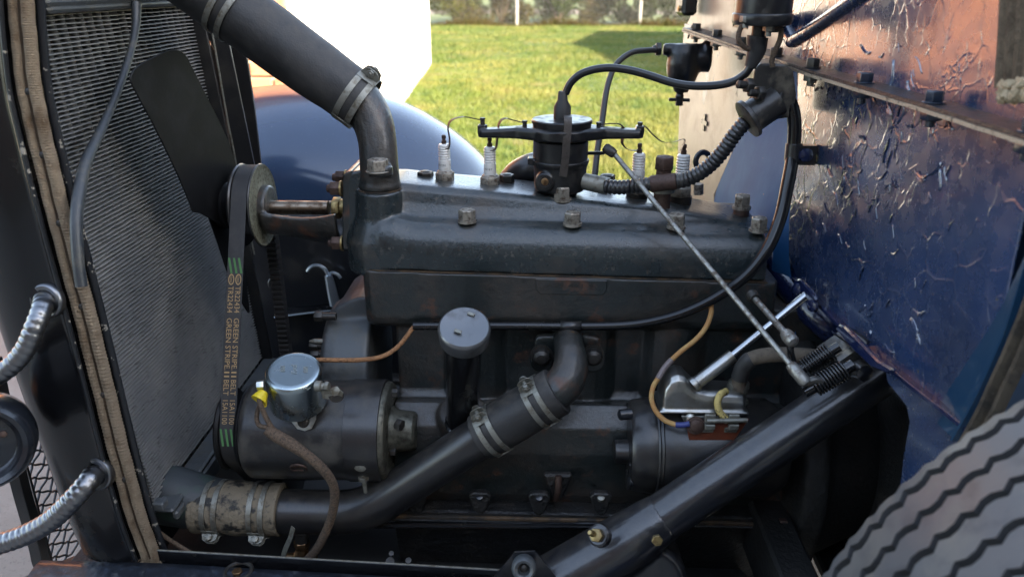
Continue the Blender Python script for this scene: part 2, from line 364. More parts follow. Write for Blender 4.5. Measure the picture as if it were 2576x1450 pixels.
WLOC = {}
def _mesh(name, mb, material, smooth=True, angle=38, bev=0.0, seg=1):
    if bev and seg == 1: angle = min(angle, 28)
    me = bpy.data.meshes.new(name)
    a = np.array(mb.v, dtype=float); c = (a.min(0)+a.max(0))/2
    me.from_pydata([tuple(x) for x in (a-c)], [], mb.f)
    me.validate()
    if bev:
        bm = bmesh.new(); bm.from_mesh(me)
        bmesh.ops.recalc_face_normals(bm, faces=bm.faces)
        es = [e for e in bm.edges if len(e.link_faces) == 2 and e.calc_face_angle(0) > math.radians(32)]
        bmesh.ops.bevel(bm, geom=es, offset=bev, segments=seg, profile=.5, affect='EDGES', clamp_overlap=True)
        bm.to_mesh(me); bm.free()
    else:
        bm = bmesh.new(); bm.from_mesh(me); bmesh.ops.recalc_face_normals(bm, faces=bm.faces); bm.to_mesh(me); bm.free()
    if smooth:
        me.polygons.foreach_set('use_smooth', [True]*len(me.polygons)); me.set_sharp_from_angle(angle=math.radians(angle))
    me.materials.append(MATS[material] if isinstance(material, str) else material)
    return me, Vector(c)
def place(o, c, parent):
    if parent is not None:
        o.parent = parent; o.location = c - WLOC[parent]
    else: o.location = c
    WLOC[o] = Vector(c)
def part(name, mb, material, parent=None, **k):
    me, c = _mesh(name, mb, material, **k)
    o = bpy.data.objects.new(name, me); COL.objects.link(o); place(o, c, parent); return o
def tag(o, label, cat, group=None, kind=None):
    if label: o['label'] = label
    if cat: o['category'] = cat
    if group: o['group'] = group
    if kind: o['kind'] = kind
    return o
def thing(name, label, cat, loc, group=None):
    o = bpy.data.objects.new(name, None); COL.objects.link(o); o.empty_display_size = .02
    place(o, Vector(loc), None); return tag(o, label, cat, group)
def single(name, mb, material, label, cat, group=None, **k):
    return tag(part(name, mb, material, None, **k), label, cat, group)
def cast_mesh(name, mb, material, parent, voxel=.003, smooth=4, angle=60):
    """one casting: overlapping volumes fused and softened like sand-cast iron"""
    me, c = _mesh(name, mb, material, smooth=False)
    o = bpy.data.objects.new(name, me); COL.objects.link(o)
    r = o.modifiers.new('r', 'REMESH'); r.mode = 'VOXEL'; r.voxel_size = voxel
    sm = o.modifiers.new('s', 'SMOOTH'); sm.factor = .5; sm.iterations = smooth
    dg = bpy.context.evaluated_depsgraph_get(); dg.update()
    me2 = bpy.data.meshes.new_from_object(o.evaluated_get(dg))
    o.modifiers.clear(); o.data = me2; bpy.data.meshes.remove(me); me2.name = name
    me2.polygons.foreach_set('use_smooth', [True]*len(me2.polygons))
    if not me2.materials: me2.materials.append(MATS[material])
    place(o, c, parent); return o
def twin(o, delta, parent=None, name=None):
    """copy of a one-mesh part shifted by delta (shares mesh)"""
    c = o.copy(); COL.objects.link(c); place(c, WLOC[o]+Vector(delta), parent if parent is not None else o.parent)
    return c
def copy_tree(root, delta, label=None):
    r = root.copy(); COL.objects.link(r); place(r, WLOC[root]+Vector(delta), None)
    if label: r['label'] = label
    for ch in list(root.children):
        c = ch.copy(); COL.objects.link(c); place(c, WLOC[ch]+Vector(delta), r)
        for g in list(ch.children):
            d = g.copy(); COL.objects.link(d); place(d, WLOC[g]+Vector(delta), c)
    return r
def text_poly(s, size=1.0, extr=0.0, shear=0.0):
    cu = bpy.data.curves.new('txt', 'FONT'); cu.body = s; cu.size = size; cu.extrude = extr; cu.resolution_u = 2; cu.shear = shear
    o = bpy.data.objects.new('txt', cu); COL.objects.link(o)
    dg = bpy.context.evaluated_depsgraph_get(); dg.update()
    me = bpy.data.meshes.new_from_object(o.evaluated_get(dg))
    vs = [v.co.copy() for v in me.vertices]; fs = [tuple(p.vertices) for p in me.polygons]
    bpy.data.objects.remove(o); bpy.data.curves.remove(cu); bpy.data.meshes.remove(me)
    return vs, fs
def text_on(mb, s, fn, size, extr=0.0, shear=0.0, length=None, center=True):
    """lay lettering; fn(x, y, z) -> world point, x runs along the line from -L/2 to L/2"""
    vs, fs = text_poly(s, size, extr, shear)
    if not vs: return mb
    x0, x1 = min(v.x for v in vs), max(v.x for v in vs); k = (length/(x1-x0)) if length else 1.0
    y0, y1 = min(v.y for v in vs), max(v.y for v in vs)
    return mb.add([fn((v.x-(x0+x1)/2)*k, v.y-(y0+y1)/2, v.z) for v in vs], fs)
EX, EY, EZ = Vector((1, 0, 0)), Vector((0, 1, 0)), Vector((0, 0, 1))
mat('cap_tin', (0.17, 0.175, 0.18), 0.32, 0.75, var=[((0.09, 0.088, 0.085), 25, .48, .70, .42), ((.16, .16, .155), 420, .62, .74, .5)], bump=[(300, .15, .0005)])
mat('generator_black', (0.013, 0.013, 0.0135), 0.38, var=[((0.055, 0.050, 0.042), 24, .48, .68, .62), ((0.06, 0.035, 0.02), 110, .66, .78, .8), ((.05, .05, .048), 500, .62, .74, .7)], bump=[(380, .35, .0008)], coat=.3, coat_r=.26, dust=.25)
mat('end_iron', (0.115, 0.11, 0.085), 0.45, 0.55, var=[((0.03, 0.027, 0.02), 70, .45, .66, .65)], bump=[(380, .5, .0008)])
mat('old_shelf', (0.012, 0.015, 0.021), 0.30, var=[((0.075, 0.080, 0.085), 46, .55, .70, .55), ((0.03, 0.04, 0.06), 120, .5, .7, .3)], bump=[(90, .5, .0025), (420, .3, .0008)], coat=.3)
mat('housing_paint', (0.030, 0.027, 0.024), 0.34, var=[((0.13, 0.11, 0.08), 20, .50, .62, .45)], bump=[(160, .35, .0015)])
mat('rag_tan', (0.34, 0.27, 0.17), 0.95, bump=[(300, 1, .003)])
mat('seam_paint', (0.020, 0.019, 0.021), 0.40, var=[((0.10, 0.08, 0.058), 90, .58, .70, .7), ((0.02, 0.022, 0.03), 30, .5, .7, .35)], bump=[(260, .7, .0016)])
mat('bolt_blue', (0.010, 0.018, 0.035), 0.28, var=[((0.05, 0.05, 0.05), 160, .58, .75, .5)], bump=[(350, .4, .0008)], coat=.4)
mat('plate_tan', (0.22, 0.17, 0.105), 0.5, 0.3)
mat('cable_black', (0.010, 0.010, 0.010), 0.30, var=[((.03, .028, .026), 120, .6, .75, .5)], coat=.2)
mat('fuel_line', (0.022, 0.022, 0.021), 0.5)
mat('felt_tan', (0.17, 0.13, 0.085), 0.9, bump=[(120, .8, .004)])
mat('bracket_steel', (0.10, 0.095, 0.085), 0.30, 0.7, var=[((0.03, 0.03, 0.033), 60, .45, .65, .35), ((.26, .22, .15), 30, .56, .74, .4)], bump=[(160, .3, .001)])
mat('seam_edge', (0.34, 0.275, 0.195), 0.55, var=[((0.04, 0.036, 0.034), 130, .56, .64, .5)], bump=[(300, .8, .0016)])
mat('reflected_beige', (0.36, 0.295, 0.215), 0.42, var=[((0.27, 0.215, 0.15), 10, .45, .62, .5), ((0.015, 0.045, 0.09), 8, .64, .655, .3, 8), ((0.09, 0.07, 0.05), 26, .66, .68, .7, 6, (1, 1, .35)), ((.45, .38, .29), 150, .6, .75, .5)], bump=[(60, .3, .0016), (420, .3, .0007)], coat=.3, coat_r=.2)  # beige paints in the pale wall's reflection; scratches and blue patches are wear
mat('reflection_blue', (0.014, 0.075, 0.19), 0.6, var=[((0.02, 0.095, 0.21), 14, .45, .65, .6), ((0.20, 0.19, 0.16), 46, .72, .73, .6, 5)], bump=[(40, .2, .002)], spec=.12)  # matte blue paints in the dark wedge of the wall's reflection
mat('webbing_brown', (0.24, 0.175, 0.11), 0.95, var=[((0.11, 0.075, 0.045), 60, .45, .7, .95), ((.33, .26, .17), 200, .6, .75, .95)], bump=[(330, 1.0, .0022, 'w'), (650, .8, .001)])

# ================================================================== THE SETTING
mat('lawn_soil', (0.055, 0.085, 0.016), 0.9, var=[((0.11, 0.13, 0.030), .9, .42, .62, .9), ((0.12, 0.115, 0.045), 3.1, .52, .7, .9), ((0.045, 0.075, 0.016), 14, .5, .7, .9)], bump=[(30, .6, .03)])
mat('concrete', (0.24, 0.225, 0.195), 0.85, var=[((0.30, 0.28, 0.245), 7, .45, .7, .9), ((0.15, 0.14, 0.12), 160, .55, .72, .9), ((.36, .34, .30), 420, .6, .74, .9)], bump=[(500, .5, .002)])
mat('road_tan', (0.11, 0.085, 0.062), 0.9, var=[((0.17, 0.13, 0.10), 1.2, .45, .7, .9)])
mat('white_stucco', (0.72, 0.70, 0.66), 0.8, var=[((0.62, 0.59, 0.53), 3, .5, .7, .85)], bump=[(60, .25, .004)])
mat('brick_red', (0.46, 0.195, 0.10), 0.85, var=[((0.52, 0.25, 0.135), 2.2, .42, .62, .85), ((0.19, 0.06, 0.035), 26, .5, .72, .9)], bump=[(220, .5, .002)])
mat('brown_brick', (0.15, 0.085, 0.055), 0.85, var=[((0.20, 0.12, 0.08), 5, .45, .65, .9)], bump=[(30, .4, .01)])
mat('mortar', (0.42, 0.37, 0.29), 0.9, bump=[(300, .4, .001)])
mat('roof_shingle', (0.06, 0.052, 0.046), 0.9, bump=[(40, .5, .01)])
mat('house_siding', (0.40, 0.36, 0.30), 0.7, bump=[(24, .6, .006, 'z')])
mat('window_glass', (0.02, 0.025, 0.03), 0.06, spec=.8)
mat('white_trim', (0.62, 0.60, 0.56), 0.6)
mat('fence_post', (0.30, 0.285, 0.255), 0.5, 0.2, var=[((0.36, 0.33, 0.28), 20, .5, .7, .6)])
mat('fence_wire', (0.34, 0.34, 0.33), 0.45, 0.6)
mat('bark', (0.09, 0.065, 0.045), 0.9, bump=[(60, .6, .01)])
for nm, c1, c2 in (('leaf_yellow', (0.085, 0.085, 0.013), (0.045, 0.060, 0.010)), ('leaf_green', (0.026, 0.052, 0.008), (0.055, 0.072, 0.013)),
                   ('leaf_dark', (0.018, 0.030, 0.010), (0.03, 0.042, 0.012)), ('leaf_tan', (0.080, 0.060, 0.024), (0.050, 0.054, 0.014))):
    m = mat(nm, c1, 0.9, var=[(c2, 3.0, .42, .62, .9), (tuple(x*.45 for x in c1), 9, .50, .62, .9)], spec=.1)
m = mat('grass_blade', (0.098, 0.136, 0.021), 0.55, var=[((0.175, 0.175, 0.040), .7, .44, .60, .6), ((0.185, 0.160, 0.070), 2.6, .56, .70, .6), ((0.034, 0.078, 0.013), 7, .52, .64, .6)])
for k in ('grass_blade', 'leaf_yellow', 'leaf_green', 'leaf_dark', 'leaf_tan'):
    n = MATS[k].node_tree.nodes; b = n['Principled BSDF']; l = MATS[k].node_tree.links
    tr = n.new('ShaderNodeBsdfTranslucent'); ms = n.new('ShaderNodeMixShader'); ms.inputs[0].default_value = .35
    l.new(b.inputs['Base Color'].links[0].from_socket, tr.inputs['Color'])
    l.new(b.outputs[0], ms.inputs[1]); l.new(tr.outputs[0], ms.inputs[2]); l.new(ms.outputs[0], n['Material Output'].inputs[0])

def sheet(name, poly, z, material):
    mb = MB(); mb.add([Vector((x, y, z)) for x, y in poly], [tuple(range(len(poly)))])
    o = part(name, mb, material, None, smooth=False); o['kind'] = 'structure'; return o
sheet('ground', [(-220, -220), (220, -220), (220, 220), (-220, 220)], 0.0, 'lawn_soil')
sheet('driveway', [(-9, -6), (9, -6), (9, 2.15), (-1.0, 2.15), (-1.0, 2.6), (-9, 2.6)], 0.004, 'concrete')
sheet('road', [(-60, 31), (60, 32.5), (60, 38.5), (-60, 37)], 0.004, 'road_tan')

# lawn blades in the part of the lawn that can be seen
rng = np.random.default_rng(5)
N = 200000
yy = 2.4 + 20.4*rng.random(N)**1.25
dd = yy+1.13
lo = np.where(yy < 11.3, -1.15-0.0603*(yy-2.7), -0.23*dd); hi = 0.235*dd+np.where(rng.random(N) < .22, .22*dd, 0)
xx = lo + (hi-lo)*rng.random(N)
hh = (0.028+0.035*rng.random(N))*(.8+.45*np.sin(xx*2.1+yy*.7)*np.sin(yy*1.3-xx*.6))
ww = 0.0022 + 0.00042*yy
an = rng.random(N)*2*np.pi
lx, ly = rng.normal(0, .5, N)*hh, rng.normal(0, .5, N)*hh
vs = np.empty((N, 3, 3))
vs[:, 0] = np.stack([xx-np.cos(an)*ww, yy-np.sin(an)*ww, np.zeros(N)], 1)
vs[:, 1] = np.stack([xx+np.cos(an)*ww, yy+np.sin(an)*ww, np.zeros(N)], 1)
hh *= np.where(rng.random(N) < .04, 1.7, 1.0)
vs[:, 2] = np.stack([xx+lx, yy+ly, hh], 1)
me = bpy.data.meshes.new('grass')
me.vertices.add(3*N); me.vertices.foreach_set('co', vs.reshape(-1).astype(np.float32))
me.loops.add(3*N); me.loops.foreach_set('vertex_index', np.arange(3*N, dtype=np.int32))
me.polygons.add(N); me.polygons.foreach_set('loop_start', np.arange(0, 3*N, 3, dtype=np.int32))
me.update(); me.materials.append(MATS['grass_blade'])
go = bpy.data.objects.new('grass', me); COL.objects.link(go)
tag(go, 'mown green lawn behind the car, yellowish in the sun', 'grass', kind='stuff')

# white garage with a brick front: white side wall in full sun
GA, GB = Vector((-1.15, 2.7, 0)), Vector((-1.675, 11.4, 0))      # near and far foot of the side wall
gt = thing('garage', 'white rendered garage with red brick front in full sun', 'building', (-3.4, 7, 0))
gw = MB(); back = Vector((-5.2, 0, 0))
gw.prism([GA+Vector((0, .012, 0)), GB, GB+back, GA+back+Vector((0, .012, 0))], (0, 0, 2.75))
part('wall', gw, 'white_stucco', gt, smooth=False)
mb = MB(); mb.box((-3.75, 2.69, 1.375), (5.2, .03, 2.75)); bw = part('brick_front', mb, 'mortar', gt, smooth=False)
mb = MB(); ro = .35
q = [GA+Vector((ro, -ro, 2.75)), GB+Vector((ro, ro, 2.75)), GB+back+Vector((-ro, ro, 2.75)), GA+back+Vector((-ro, -ro, 2.75))]
r1, r2 = (q[0]+q[3])/2+Vector((0, 0, 1.5)), (q[1]+q[2])/2+Vector((0, 0, 1.5))
mb.add(q+[r1, r2]+[p+Vector((0, 0, .12)) for p in q], [(0, 3, 2, 1), (6, 7, 5, 4), (8, 9, 4, 5), (6, 4, 9), (7, 8, 5), (0, 1, 7, 6), (1, 2, 8, 7), (2, 3, 9, 8), (3, 0, 6, 9)])
part('roof', mb, 'roof_shingle', gt, smooth=False)
brick = None; far = MB(); nb = 0
for r in range(36):
    z = .045+r*.0755
    for c in range(24):
        x = -1.262 - c*.213 - (.1065 if r % 2 else 0)
        if x < -6.2: continue
        if r % 2 and c == 0:
            far.box((-1.202, 2.668, z), (.095, .022, .065))
        if c < 14 and r < 20:
            if brick is None:
                mb = MB(); mb.box((x, 2.668, z), (.20, .022, .064)); brick = part('brick', mb, 'brick_red', bw, bev=.004, seg=1)
                b0 = WLOC[brick].copy()
            else:
                o = twin(brick, Vector((x, 2.668+random.uniform(-.002, .002), z))-b0, bw)
        else: far.box((x, 2.668, z), (.20, .022, .064))
part('brickwork', far, 'brick_red', bw, smooth=False)['kind'] = 'stuff'

# the houses on the sunny side, out of view, that shade the car and part of the lawn
S, Nn = SUN_D, Vector((.714, .70, 0)).normalized()
def gable_house(name, label, c00, u, v, lu, lv, hw, hr, wm='house_siding'):
    t = thing(name, label, 'house', c00+u*lu/2+v*lv/2)
    p = [c00, c00+u*lu, c00+u*lu+v*lv, c00+v*lv]
    mb = MB(); mb.prism(p, (0, 0, hw)); part('wall', mb, wm, t, smooth=False)
    o = .3; e = [c00-u*o-v*o, c00+u*(lu+o)-v*o, c00+u*(lu+o)+v*(lv+o), c00-u*o+v*(lv+o)]
    e = [x+Vector((0, 0, hw+.004)) for x in e]
    ra, rb = (e[0]+e[3])/2+Vector((0, 0, hr-hw)), (e[1]+e[2])/2+Vector((0, 0, hr-hw))
    mb = MB(); mb.add(e+[ra, rb], [(0, 3, 2, 1), (0, 1, 5, 4), (2, 3, 4, 5), (0, 4, 3), (1, 2, 5)]); part('roof', mb, 'roof_shingle', t, smooth=False)
    w = (p[0]-p[3]).normalized(); nrm = -u
    for k in (.25, .55, .8):
        c = lerp(p[0], p[3], k)+Vector((0, 0, 1.6))+nrm*.012
        mb = MB(); mb.box(c, (.05, 1.1, 1.3), (nrm, w, EZ)); f = part('window', mb, 'white_trim', t)
        mb = MB(); mb.box(c+nrm*.03, (.012, .96, 1.16), (nrm, w, EZ)); part('pane', mb, 'window_glass', f)
    return t
gable_house('house', 'unseen beige sided house placed to shade the car', S*5.2+Nn*-6.9, S, Nn, 6.0, 7.9, 3.9, 5.2)  # added out of view, placed and sized to keep the car in shade
gable_house('brick_house', 'brown brick house on the other side of the driveway', Vector((3.6, -7.6, 0)), Vector((0, -1, 0)), Vector((-1, 0, 0)), 7.0, 13.0, 4.4, 5.6, 'brown_brick')
tipL = 3.45/math.tan(SUN_EL); mbx = Vector((.9, 15.7, 0))+SUN_D*tipL-Vector((0, 5.1, 0))
gable_house('neighbour_garage', 'low beige garage beyond the lawn casting a gable shadow', mbx, Vector((1, 0, 0)), Vector((0, 1, 0)), 6.0, 10.2, 2.9, 3.45)

# chain link fence
ft = thing('chain_link_fence', 'chain link fence with pale posts along the far end of the lawn', 'fence', (1.0, 23.1, 0))
post = None
for x in (-7.82, -4.25, -0.68, 2.89, 6.46):
    mb = MB(); mb.lathe((x, 23.1, 0), EZ, [(0, .042), (1.5, .042), (1.53, .03), (1.54, .005)], 14); part('post', mb, 'fence_post', ft)
mb = MB(); mb.tube([(-7.8, 23.06, 1.46), (6.5, 23.06, 1.46)], .018, 8); part('rail', mb, 'fence_wire', ft)
mb = MB(); wz = .0011
for sgn in (-1, 1):
    x = -7.8-1.5
    while x < 6.5:
        x += .085
        a, b = [x, .03], [x+sgn*1.42, 1.45]
        if sgn < 0: a[0] += 1.42; b[0] += 1.42
        for p, q_ in ((a, b),):
            if min(p[0], q_[0]) < -7.8 or max(p[0], q_[0]) > 6.5: continue
            pa, pb = Vector((p[0], 23.04, p[1])), Vector((q_[0], 23.04, q_[1])); t = (pb-pa).normalized(); u = t.cross(EY)*wz
            mb.add([pa+u, pa-u, pb-u, pb+u], [(0, 1, 2, 3)])
part('wire_mesh', mb, 'fence_wire', ft, smooth=False)['kind'] = 'stuff'

def bush(name, label, x, y, rx, rz, n, leaf, seed, cat='bush', size=.05):
    rg = np.random.default_rng(seed)
    t = thing(name, label, cat, (x, y, 0), 'bushes along the fence')
    mb = MB()
    for k in range(6):
        a = k*1.05+seed; mb.tube([(x, y, 0), (x+math.cos(a)*rx*.3, y+math.sin(a)*rx*.3, rz*.5), (x+math.cos(a)*rx*.6, y+math.sin(a)*rx*.6, rz*.95)], [.02, .012, .004], 6)
    part('stem', mb, 'bark', t)
    cl = [(rg.normal(0, .45)*rx, rg.normal(0, .4)*rx, abs(rg.normal(.5, .3))*rz, rg.uniform(.22, .42)) for _ in range(14)]
    vv, ff = [], []
    for k in range(n):
        c = cl[rg.integers(len(cl))]; d = rg.normal(0, 1, 3); d /= np.linalg.norm(d)
        p = np.array(c[:3])+d*c[3]*rx*rg.uniform(.5, 1.05)*np.array([1, 1, .9])
        if p[2] < .02: p[2] = rg.uniform(.02, .3)
        p += np.array([x, y, 0]); u = rg.normal(0, 1, 3); u /= np.linalg.norm(u); w = np.cross(u, rg.normal(0, 1, 3)); w /= np.linalg.norm(w)
        s = size*rg.uniform(.6, 1.3); o = len(vv)
        vv += [p-u*s, p+w*s*.45, p+u*s, p-w*s*.45]; ff.append((o, o+1, o+2, o+3))
    mb = MB(); mb.v = [tuple(q) for q in vv]; mb.f = ff; part('foliage', mb, leaf, t, smooth=False)['kind'] = 'stuff'
bush('bush', 'yellowing bush by the corner of the white garage', -2.6, 24.2, 1.25, 1.7, 8000, 'leaf_yellow', 1)
bush('bush', 'brown leaved bush left of the fence post behind the lawn', -1.2, 24.4, 1.1, 1.6, 6500, 'leaf_tan', 8)
bush('bush', 'bushy green shrub behind the fence in full sun', .55, 24.5, 1.5, 1.8, 11000, 'leaf_green', 2)
bush('bush', 'loose olive shrub seen through the chain link', 1.75, 24.6, 1.3, 1.6, 7500, 'leaf_tan', 3)
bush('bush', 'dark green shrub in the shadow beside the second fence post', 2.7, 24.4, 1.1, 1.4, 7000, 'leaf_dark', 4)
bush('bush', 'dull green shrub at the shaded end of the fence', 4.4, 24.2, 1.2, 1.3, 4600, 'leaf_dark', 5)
rgw = np.random.default_rng(9); mb = MB()
for k in range(5200):
    x = rgw.uniform(-5, 4.6); y = 23.05+rgw.normal(0, .22); h = rgw.uniform(.06, .34)*(.6+.4*math.sin(x*2.3)); a = rgw.uniform(0, 6.28); w = .011
    mb.add([(x-math.cos(a)*w, y-math.sin(a)*w, 0), (x+math.cos(a)*w, y+math.sin(a)*w, 0), (x+rgw.normal(0, .35)*h, y+rgw.normal(0, .35)*h, h)], [(0, 1, 2)])
tag(part('weeds', mb, 'leaf_tan', None, smooth=False), 'dry tan weeds growing along the foot of the fence', 'weeds', kind='stuff')

# ================================================================== RADIATOR, SHELL AND FRONT
def rx(z): return -.52-(z-.5)*.073
rad = thing('radiator', 'grey finned radiator core with tall dark tank behind the fan', 'radiator', (-.55, -.02, .43))
fin_me = []
for k in range(5):
    mb = MB(); rows = []
    kink = [(random.uniform(-.2, .18), random.uniform(-.0012, .0012)) for _ in range(1)]
    ph = random.uniform(0, 6)
    for i in range(41):
        y = -.243+.448*i/40
        dz = .00016*math.sin(y*95+ph)+.00012*math.sin(y*41+2*ph)
        for ky, ka in kink: dz += ka*math.exp(-((y-ky)/.006)**2)
        dx = .0004*math.sin(y*139+ph)
        rows.append([Vector((dx, y, dz+.0006)), Vector((dx, y, dz-.0006)), Vector((-.058, y, -.0005)), Vector((-.058, y, .0005))])
    mb.grid(rows, True, True); me, c = _mesh('fin', mb, 'fin_grey', smooth=False); fin_me.append((me, c))
for i in range(120):
    z = .516+i*.00528; me, c = random.choice(fin_me)
    o = bpy.data.objects.new('fin', me); COL.objects.link(o); place(o, c+Vector((rx(z), 0, z+random.uniform(-.0001, .0001))), rad)
tb = None
for row in range(3):
    for i in range(21 if row != 1 else 20):
        y = -.232+.0212*i+(.0106 if row == 1 else 0); xo = -.0115-.016*row
        if tb is None:
            mb = MB(); rows = []
            for z in (.50, 1.145):
                rows.append([Vector((rx(z)+xo+.0056*math.cos(a), y+.0042*math.sin(a), z)) for a in (2*math.pi*k/10 for k in range(10))])
            mb.grid(rows, True, True); tb = part('tube', mb, 'tube_grey', rad); t0 = Vector((xo, y, 0))
        else: twin(tb, Vector((xo, y, 0))-t0, rad)
mb = MB(); mb.prism([(rx(.49)+.018, .208, .49), (rx(1.15)+.018, .208, 1.15), (rx(1.15)-.07, .208, 1.15), (rx(.49)-.07, .208, .49)], (0, .006, 0))
part('side_frame', mb, 'black_satin', rad, bev=.001)
mb = MB(); mb.box((-.575, .03, .474), (.09, .36, .066)); mb.box((-.507, -.02, .5075), (.030, .468, .007)); mb.box((-.494, -.02, .495), (.008, .455, .014)); mb.box((-.515, .03, .465), (.02, .35, .03))
part('bottom_tank', mb, 'tank_grey', rad, bev=.003)
mb = MB(); mb.box((-.615, 0, 1.225), (.11, .44, .15)); mb.box((-.572, 0, 1.152), (.05, .43, .010)); mb.box((-.548, -.02, 1.163), (.008, .40, .016))
part('top_tank', mb, 'tank_grey', rad, bev=.005)
op = [(343, 8, -.540), (342, 60, -.538), (334, 110, -.535), (315, 175, -.532), (285, 258, -.528), (248, 340, -.524), (216, 408, -.520), (199, 488, -.516), (192, 560, -.513), (196, 650, -.510), (205, 720, -.508)]
mb = MB(); pp = [VX(a, b, c) for a, b, c in op]; mb.tube(pp, [R(12, pp[3])*f for f in (1.1, .9, .75, .8, .8, .95, 1.1, 1.15, 1.1, 1.05, 1.05)], 14, sm=6)
part('overflow_pipe', mb, 'pipe_grey', rad)['label'] = 'bent grey overflow pipe lying across the fins'
nk = V(478, 1262, -.19)
mb = MB(); mb.tube([nk+Vector((-.045, 0, .016)), nk+Vector((-.02, 0, .010)), nk+Vector((.012, 0, .002)), nk+Vector((.035, 0, -.002)), nk+Vector((.06, 0, -.003))], [R(74, nk), R(73, nk), R(68, nk), R(64, nk), R(62, nk)], 36, sm=4)
part('outlet_neck', mb, 'hose_neck', rad, angle=80)
bk = [V(a, b, -.245) for a, b in ((100, 222), (118, 222), (122, 232), (138, 283), (120, 288), (108, 260))]
mb = MB(); mb.prism(bk, (0, .004, 0)); part('bracket', mb, 'tank_grey', rad, bev=.0008)
mb = MB(); mb.box(V(403, 1266, -.262), (.016, .016, .012)); part('mounting_tab', mb, 'tank_grey', rad, bev=.002)

# shell with the webbing the hood rests on
LP = [(56, -210, -.255), (56, -110, -.260), (58, 0, -.264), (66, 110, -.267), (80, 230, -.27), (104, 340, -.274), (135, 470, -.278), (168, 600, -.281), (205, 740, -.283), (243, 890, -.285),
      (282, 1050, -.285), (320, 1200, -.285), (352, 1310, -.285), (385, 1398, -.285)]
LC = smooth_path([V(a, b, y) for a, b, y in LP], 36)
FRX = [-330, -310, -280, -240, -205, -170, -125, -82, -35, 15, 72, 128, 168, 208]
FC = smooth_path([V(f, b+8, y-.006) for f, (a, b, y) in zip(FRX, LP)], 36)
HW = .0138
def across(p, x, out): return p+Vector((x, -out, out*.12))
rows = []
for p in LC[::6]:
    rows.append([across(p, HW-.001, -.002), across(p, HW+.003, -.0015), across(p, HW+.0065, -.003), across(p, HW+.0070, -.005), across(p, HW+.006, -.006)])
mb = MB(); mb.grid(rows); part('side_frame', mb, 'chip_paint', rad, angle=50)
shell = thing('radiator_shell', 'glossy black radiator shell side at the front of the car', 'shell', LC[-1]+Vector((-.05, 0, 0)))
rows = []
for p, f in zip(LC, FC):
    xs = p.x-HW-.003; wd = xs-f.x
    rows.append([across(p, HW-.002, -.004), Vector((xs+.001, p.y+.003, p.z)), Vector((xs, p.y-.008, p.z)), Vector((xs-.004, p.y-.0125, p.z)), Vector((xs-.009, p.y-.011, p.z)),
                 Vector((xs-wd*.3, p.y-.016, p.z)), Vector((xs-wd*.6, p.y-.014, p.z)), Vector((xs-wd*.85, p.y-.008, p.z)), Vector((f.x, p.y, p.z)), Vector((f.x-.006, p.y+.006, p.z)), Vector((f.x-.004, p.y+.03, p.z))])
mb = MB(); mb.grid(rows); part('side_panel', mb, 'black_gloss', shell, angle=50)
mb = MB(); mb.tube([Vector((p.x-HW-.004, p.y-.0105, p.z)) for p in LC[::6]], .0028, 8); part('bead', mb, 'chip_paint', shell)
lace = thing('hood_lacing', 'tan woven webbing strip riveted along the radiator shell edge', 'webbing', LC[-1])
PRO = [(-1, 0), (-.95, .0035), (-.72, .0070), (-.48, .0075), (-.24, .0050), (-.08, .0008), (.08, .0045), (.3, .0082), (.6, .0085), (.88, .0050), (1, 0)]
rows = []
for i, p in enumerate(LC):
    j = .0002*math.sin(i*.33)+.0003*math.sin(i*.13); rows.append([across(p, HW*a+j, b+.002+.0009*(1 if (i//1) % 2 else -1)*(.4+abs(a)*.6)) for a, b in PRO])
mb = MB(); mb.grid(rows); part('strip', mb, 'webbing', lace)
mb = MB(); mb.tube([across(p, -.0018, .0028) for p in LC], .0030, 8); part('centre_cord', mb, 'webbing_dark', lace)
rv = None
for i in (144, 194, 241, 295, 346, 396):
    p = across(LC[min(i, len(LC)-1)], -.002, .0045); mb = MB(); mb.lathe(p, (0, -1, .1), [(0, .0042), (.0012, .0040), (.0024, .0022), (.0027, .0002)], 12); part('rivet', mb, 'nut_dark', lace)
fr = MB(); rg = np.random.default_rng(3)
for k in range(90):
    p = across(LC[-1], rg.uniform(-1, 1)*HW, .004); d = Vector((rg.normal(0, .35), -abs(rg.normal(.2, .4)), -abs(rg.normal(.6, .4)))).normalized(); fr.tube([p, p+d*.004, p+d*.008+Vector((rg.normal(0, .002), 0, 0))], .0005, 4)
part('frayed_end', fr, 'webbing', lace)['kind'] = 'stuff'

# two flexible conduits to the lamps
def conduit(px, ferr, rpx, label, fl):
    p = [V(a, b, y) for a, b, y in px]; r = R(rpx, p[2])
    t = thing('lamp_conduit', label, 'conduit', p[0], 'flexible metal conduits')
    path = smooth_path(p, 40); L = sum((path[i+1]-path[i]).length for i in range(len(path)-1)); n = int(L/.0015)
    q = []; acc = 0; seg = 0
    for k in range(n+1):
        s = L*k/n
        while seg < len(path)-2 and acc+(path[seg+1]-path[seg]).length < s: acc += (path[seg+1]-path[seg]).length; seg += 1
        l_ = (path[seg+1]-path[seg]).length; q.append(path[seg].lerp(path[seg+1], min(1, (s-acc)/max(l_, 1e-9))))
    mb = MB(); per = .0084
    mb.tube(q, [r*(.86+.15*(abs(math.sin(math.pi*L*k/n/per))**.4)) for k in range(n+1)], 22); part('flexible_hose', mb, 'flex_steel', t, angle=80)
    f = V(*ferr); rr = R(fl, f); ax = Vector((-.12, -1, .12))
    mb = MB(); mb.lathe(f+Vector((0, .008, 0)), ax, [(-.002, rr), (.003, rr), (.0062, rr*.94), (.0072, rr*.86), (.0062, rr*.66), (.0045, rr*.6), (.0060, rr*.56), (.0095, rr*.53)], 36); part('ferrule', mb, 'flex_steel', t)
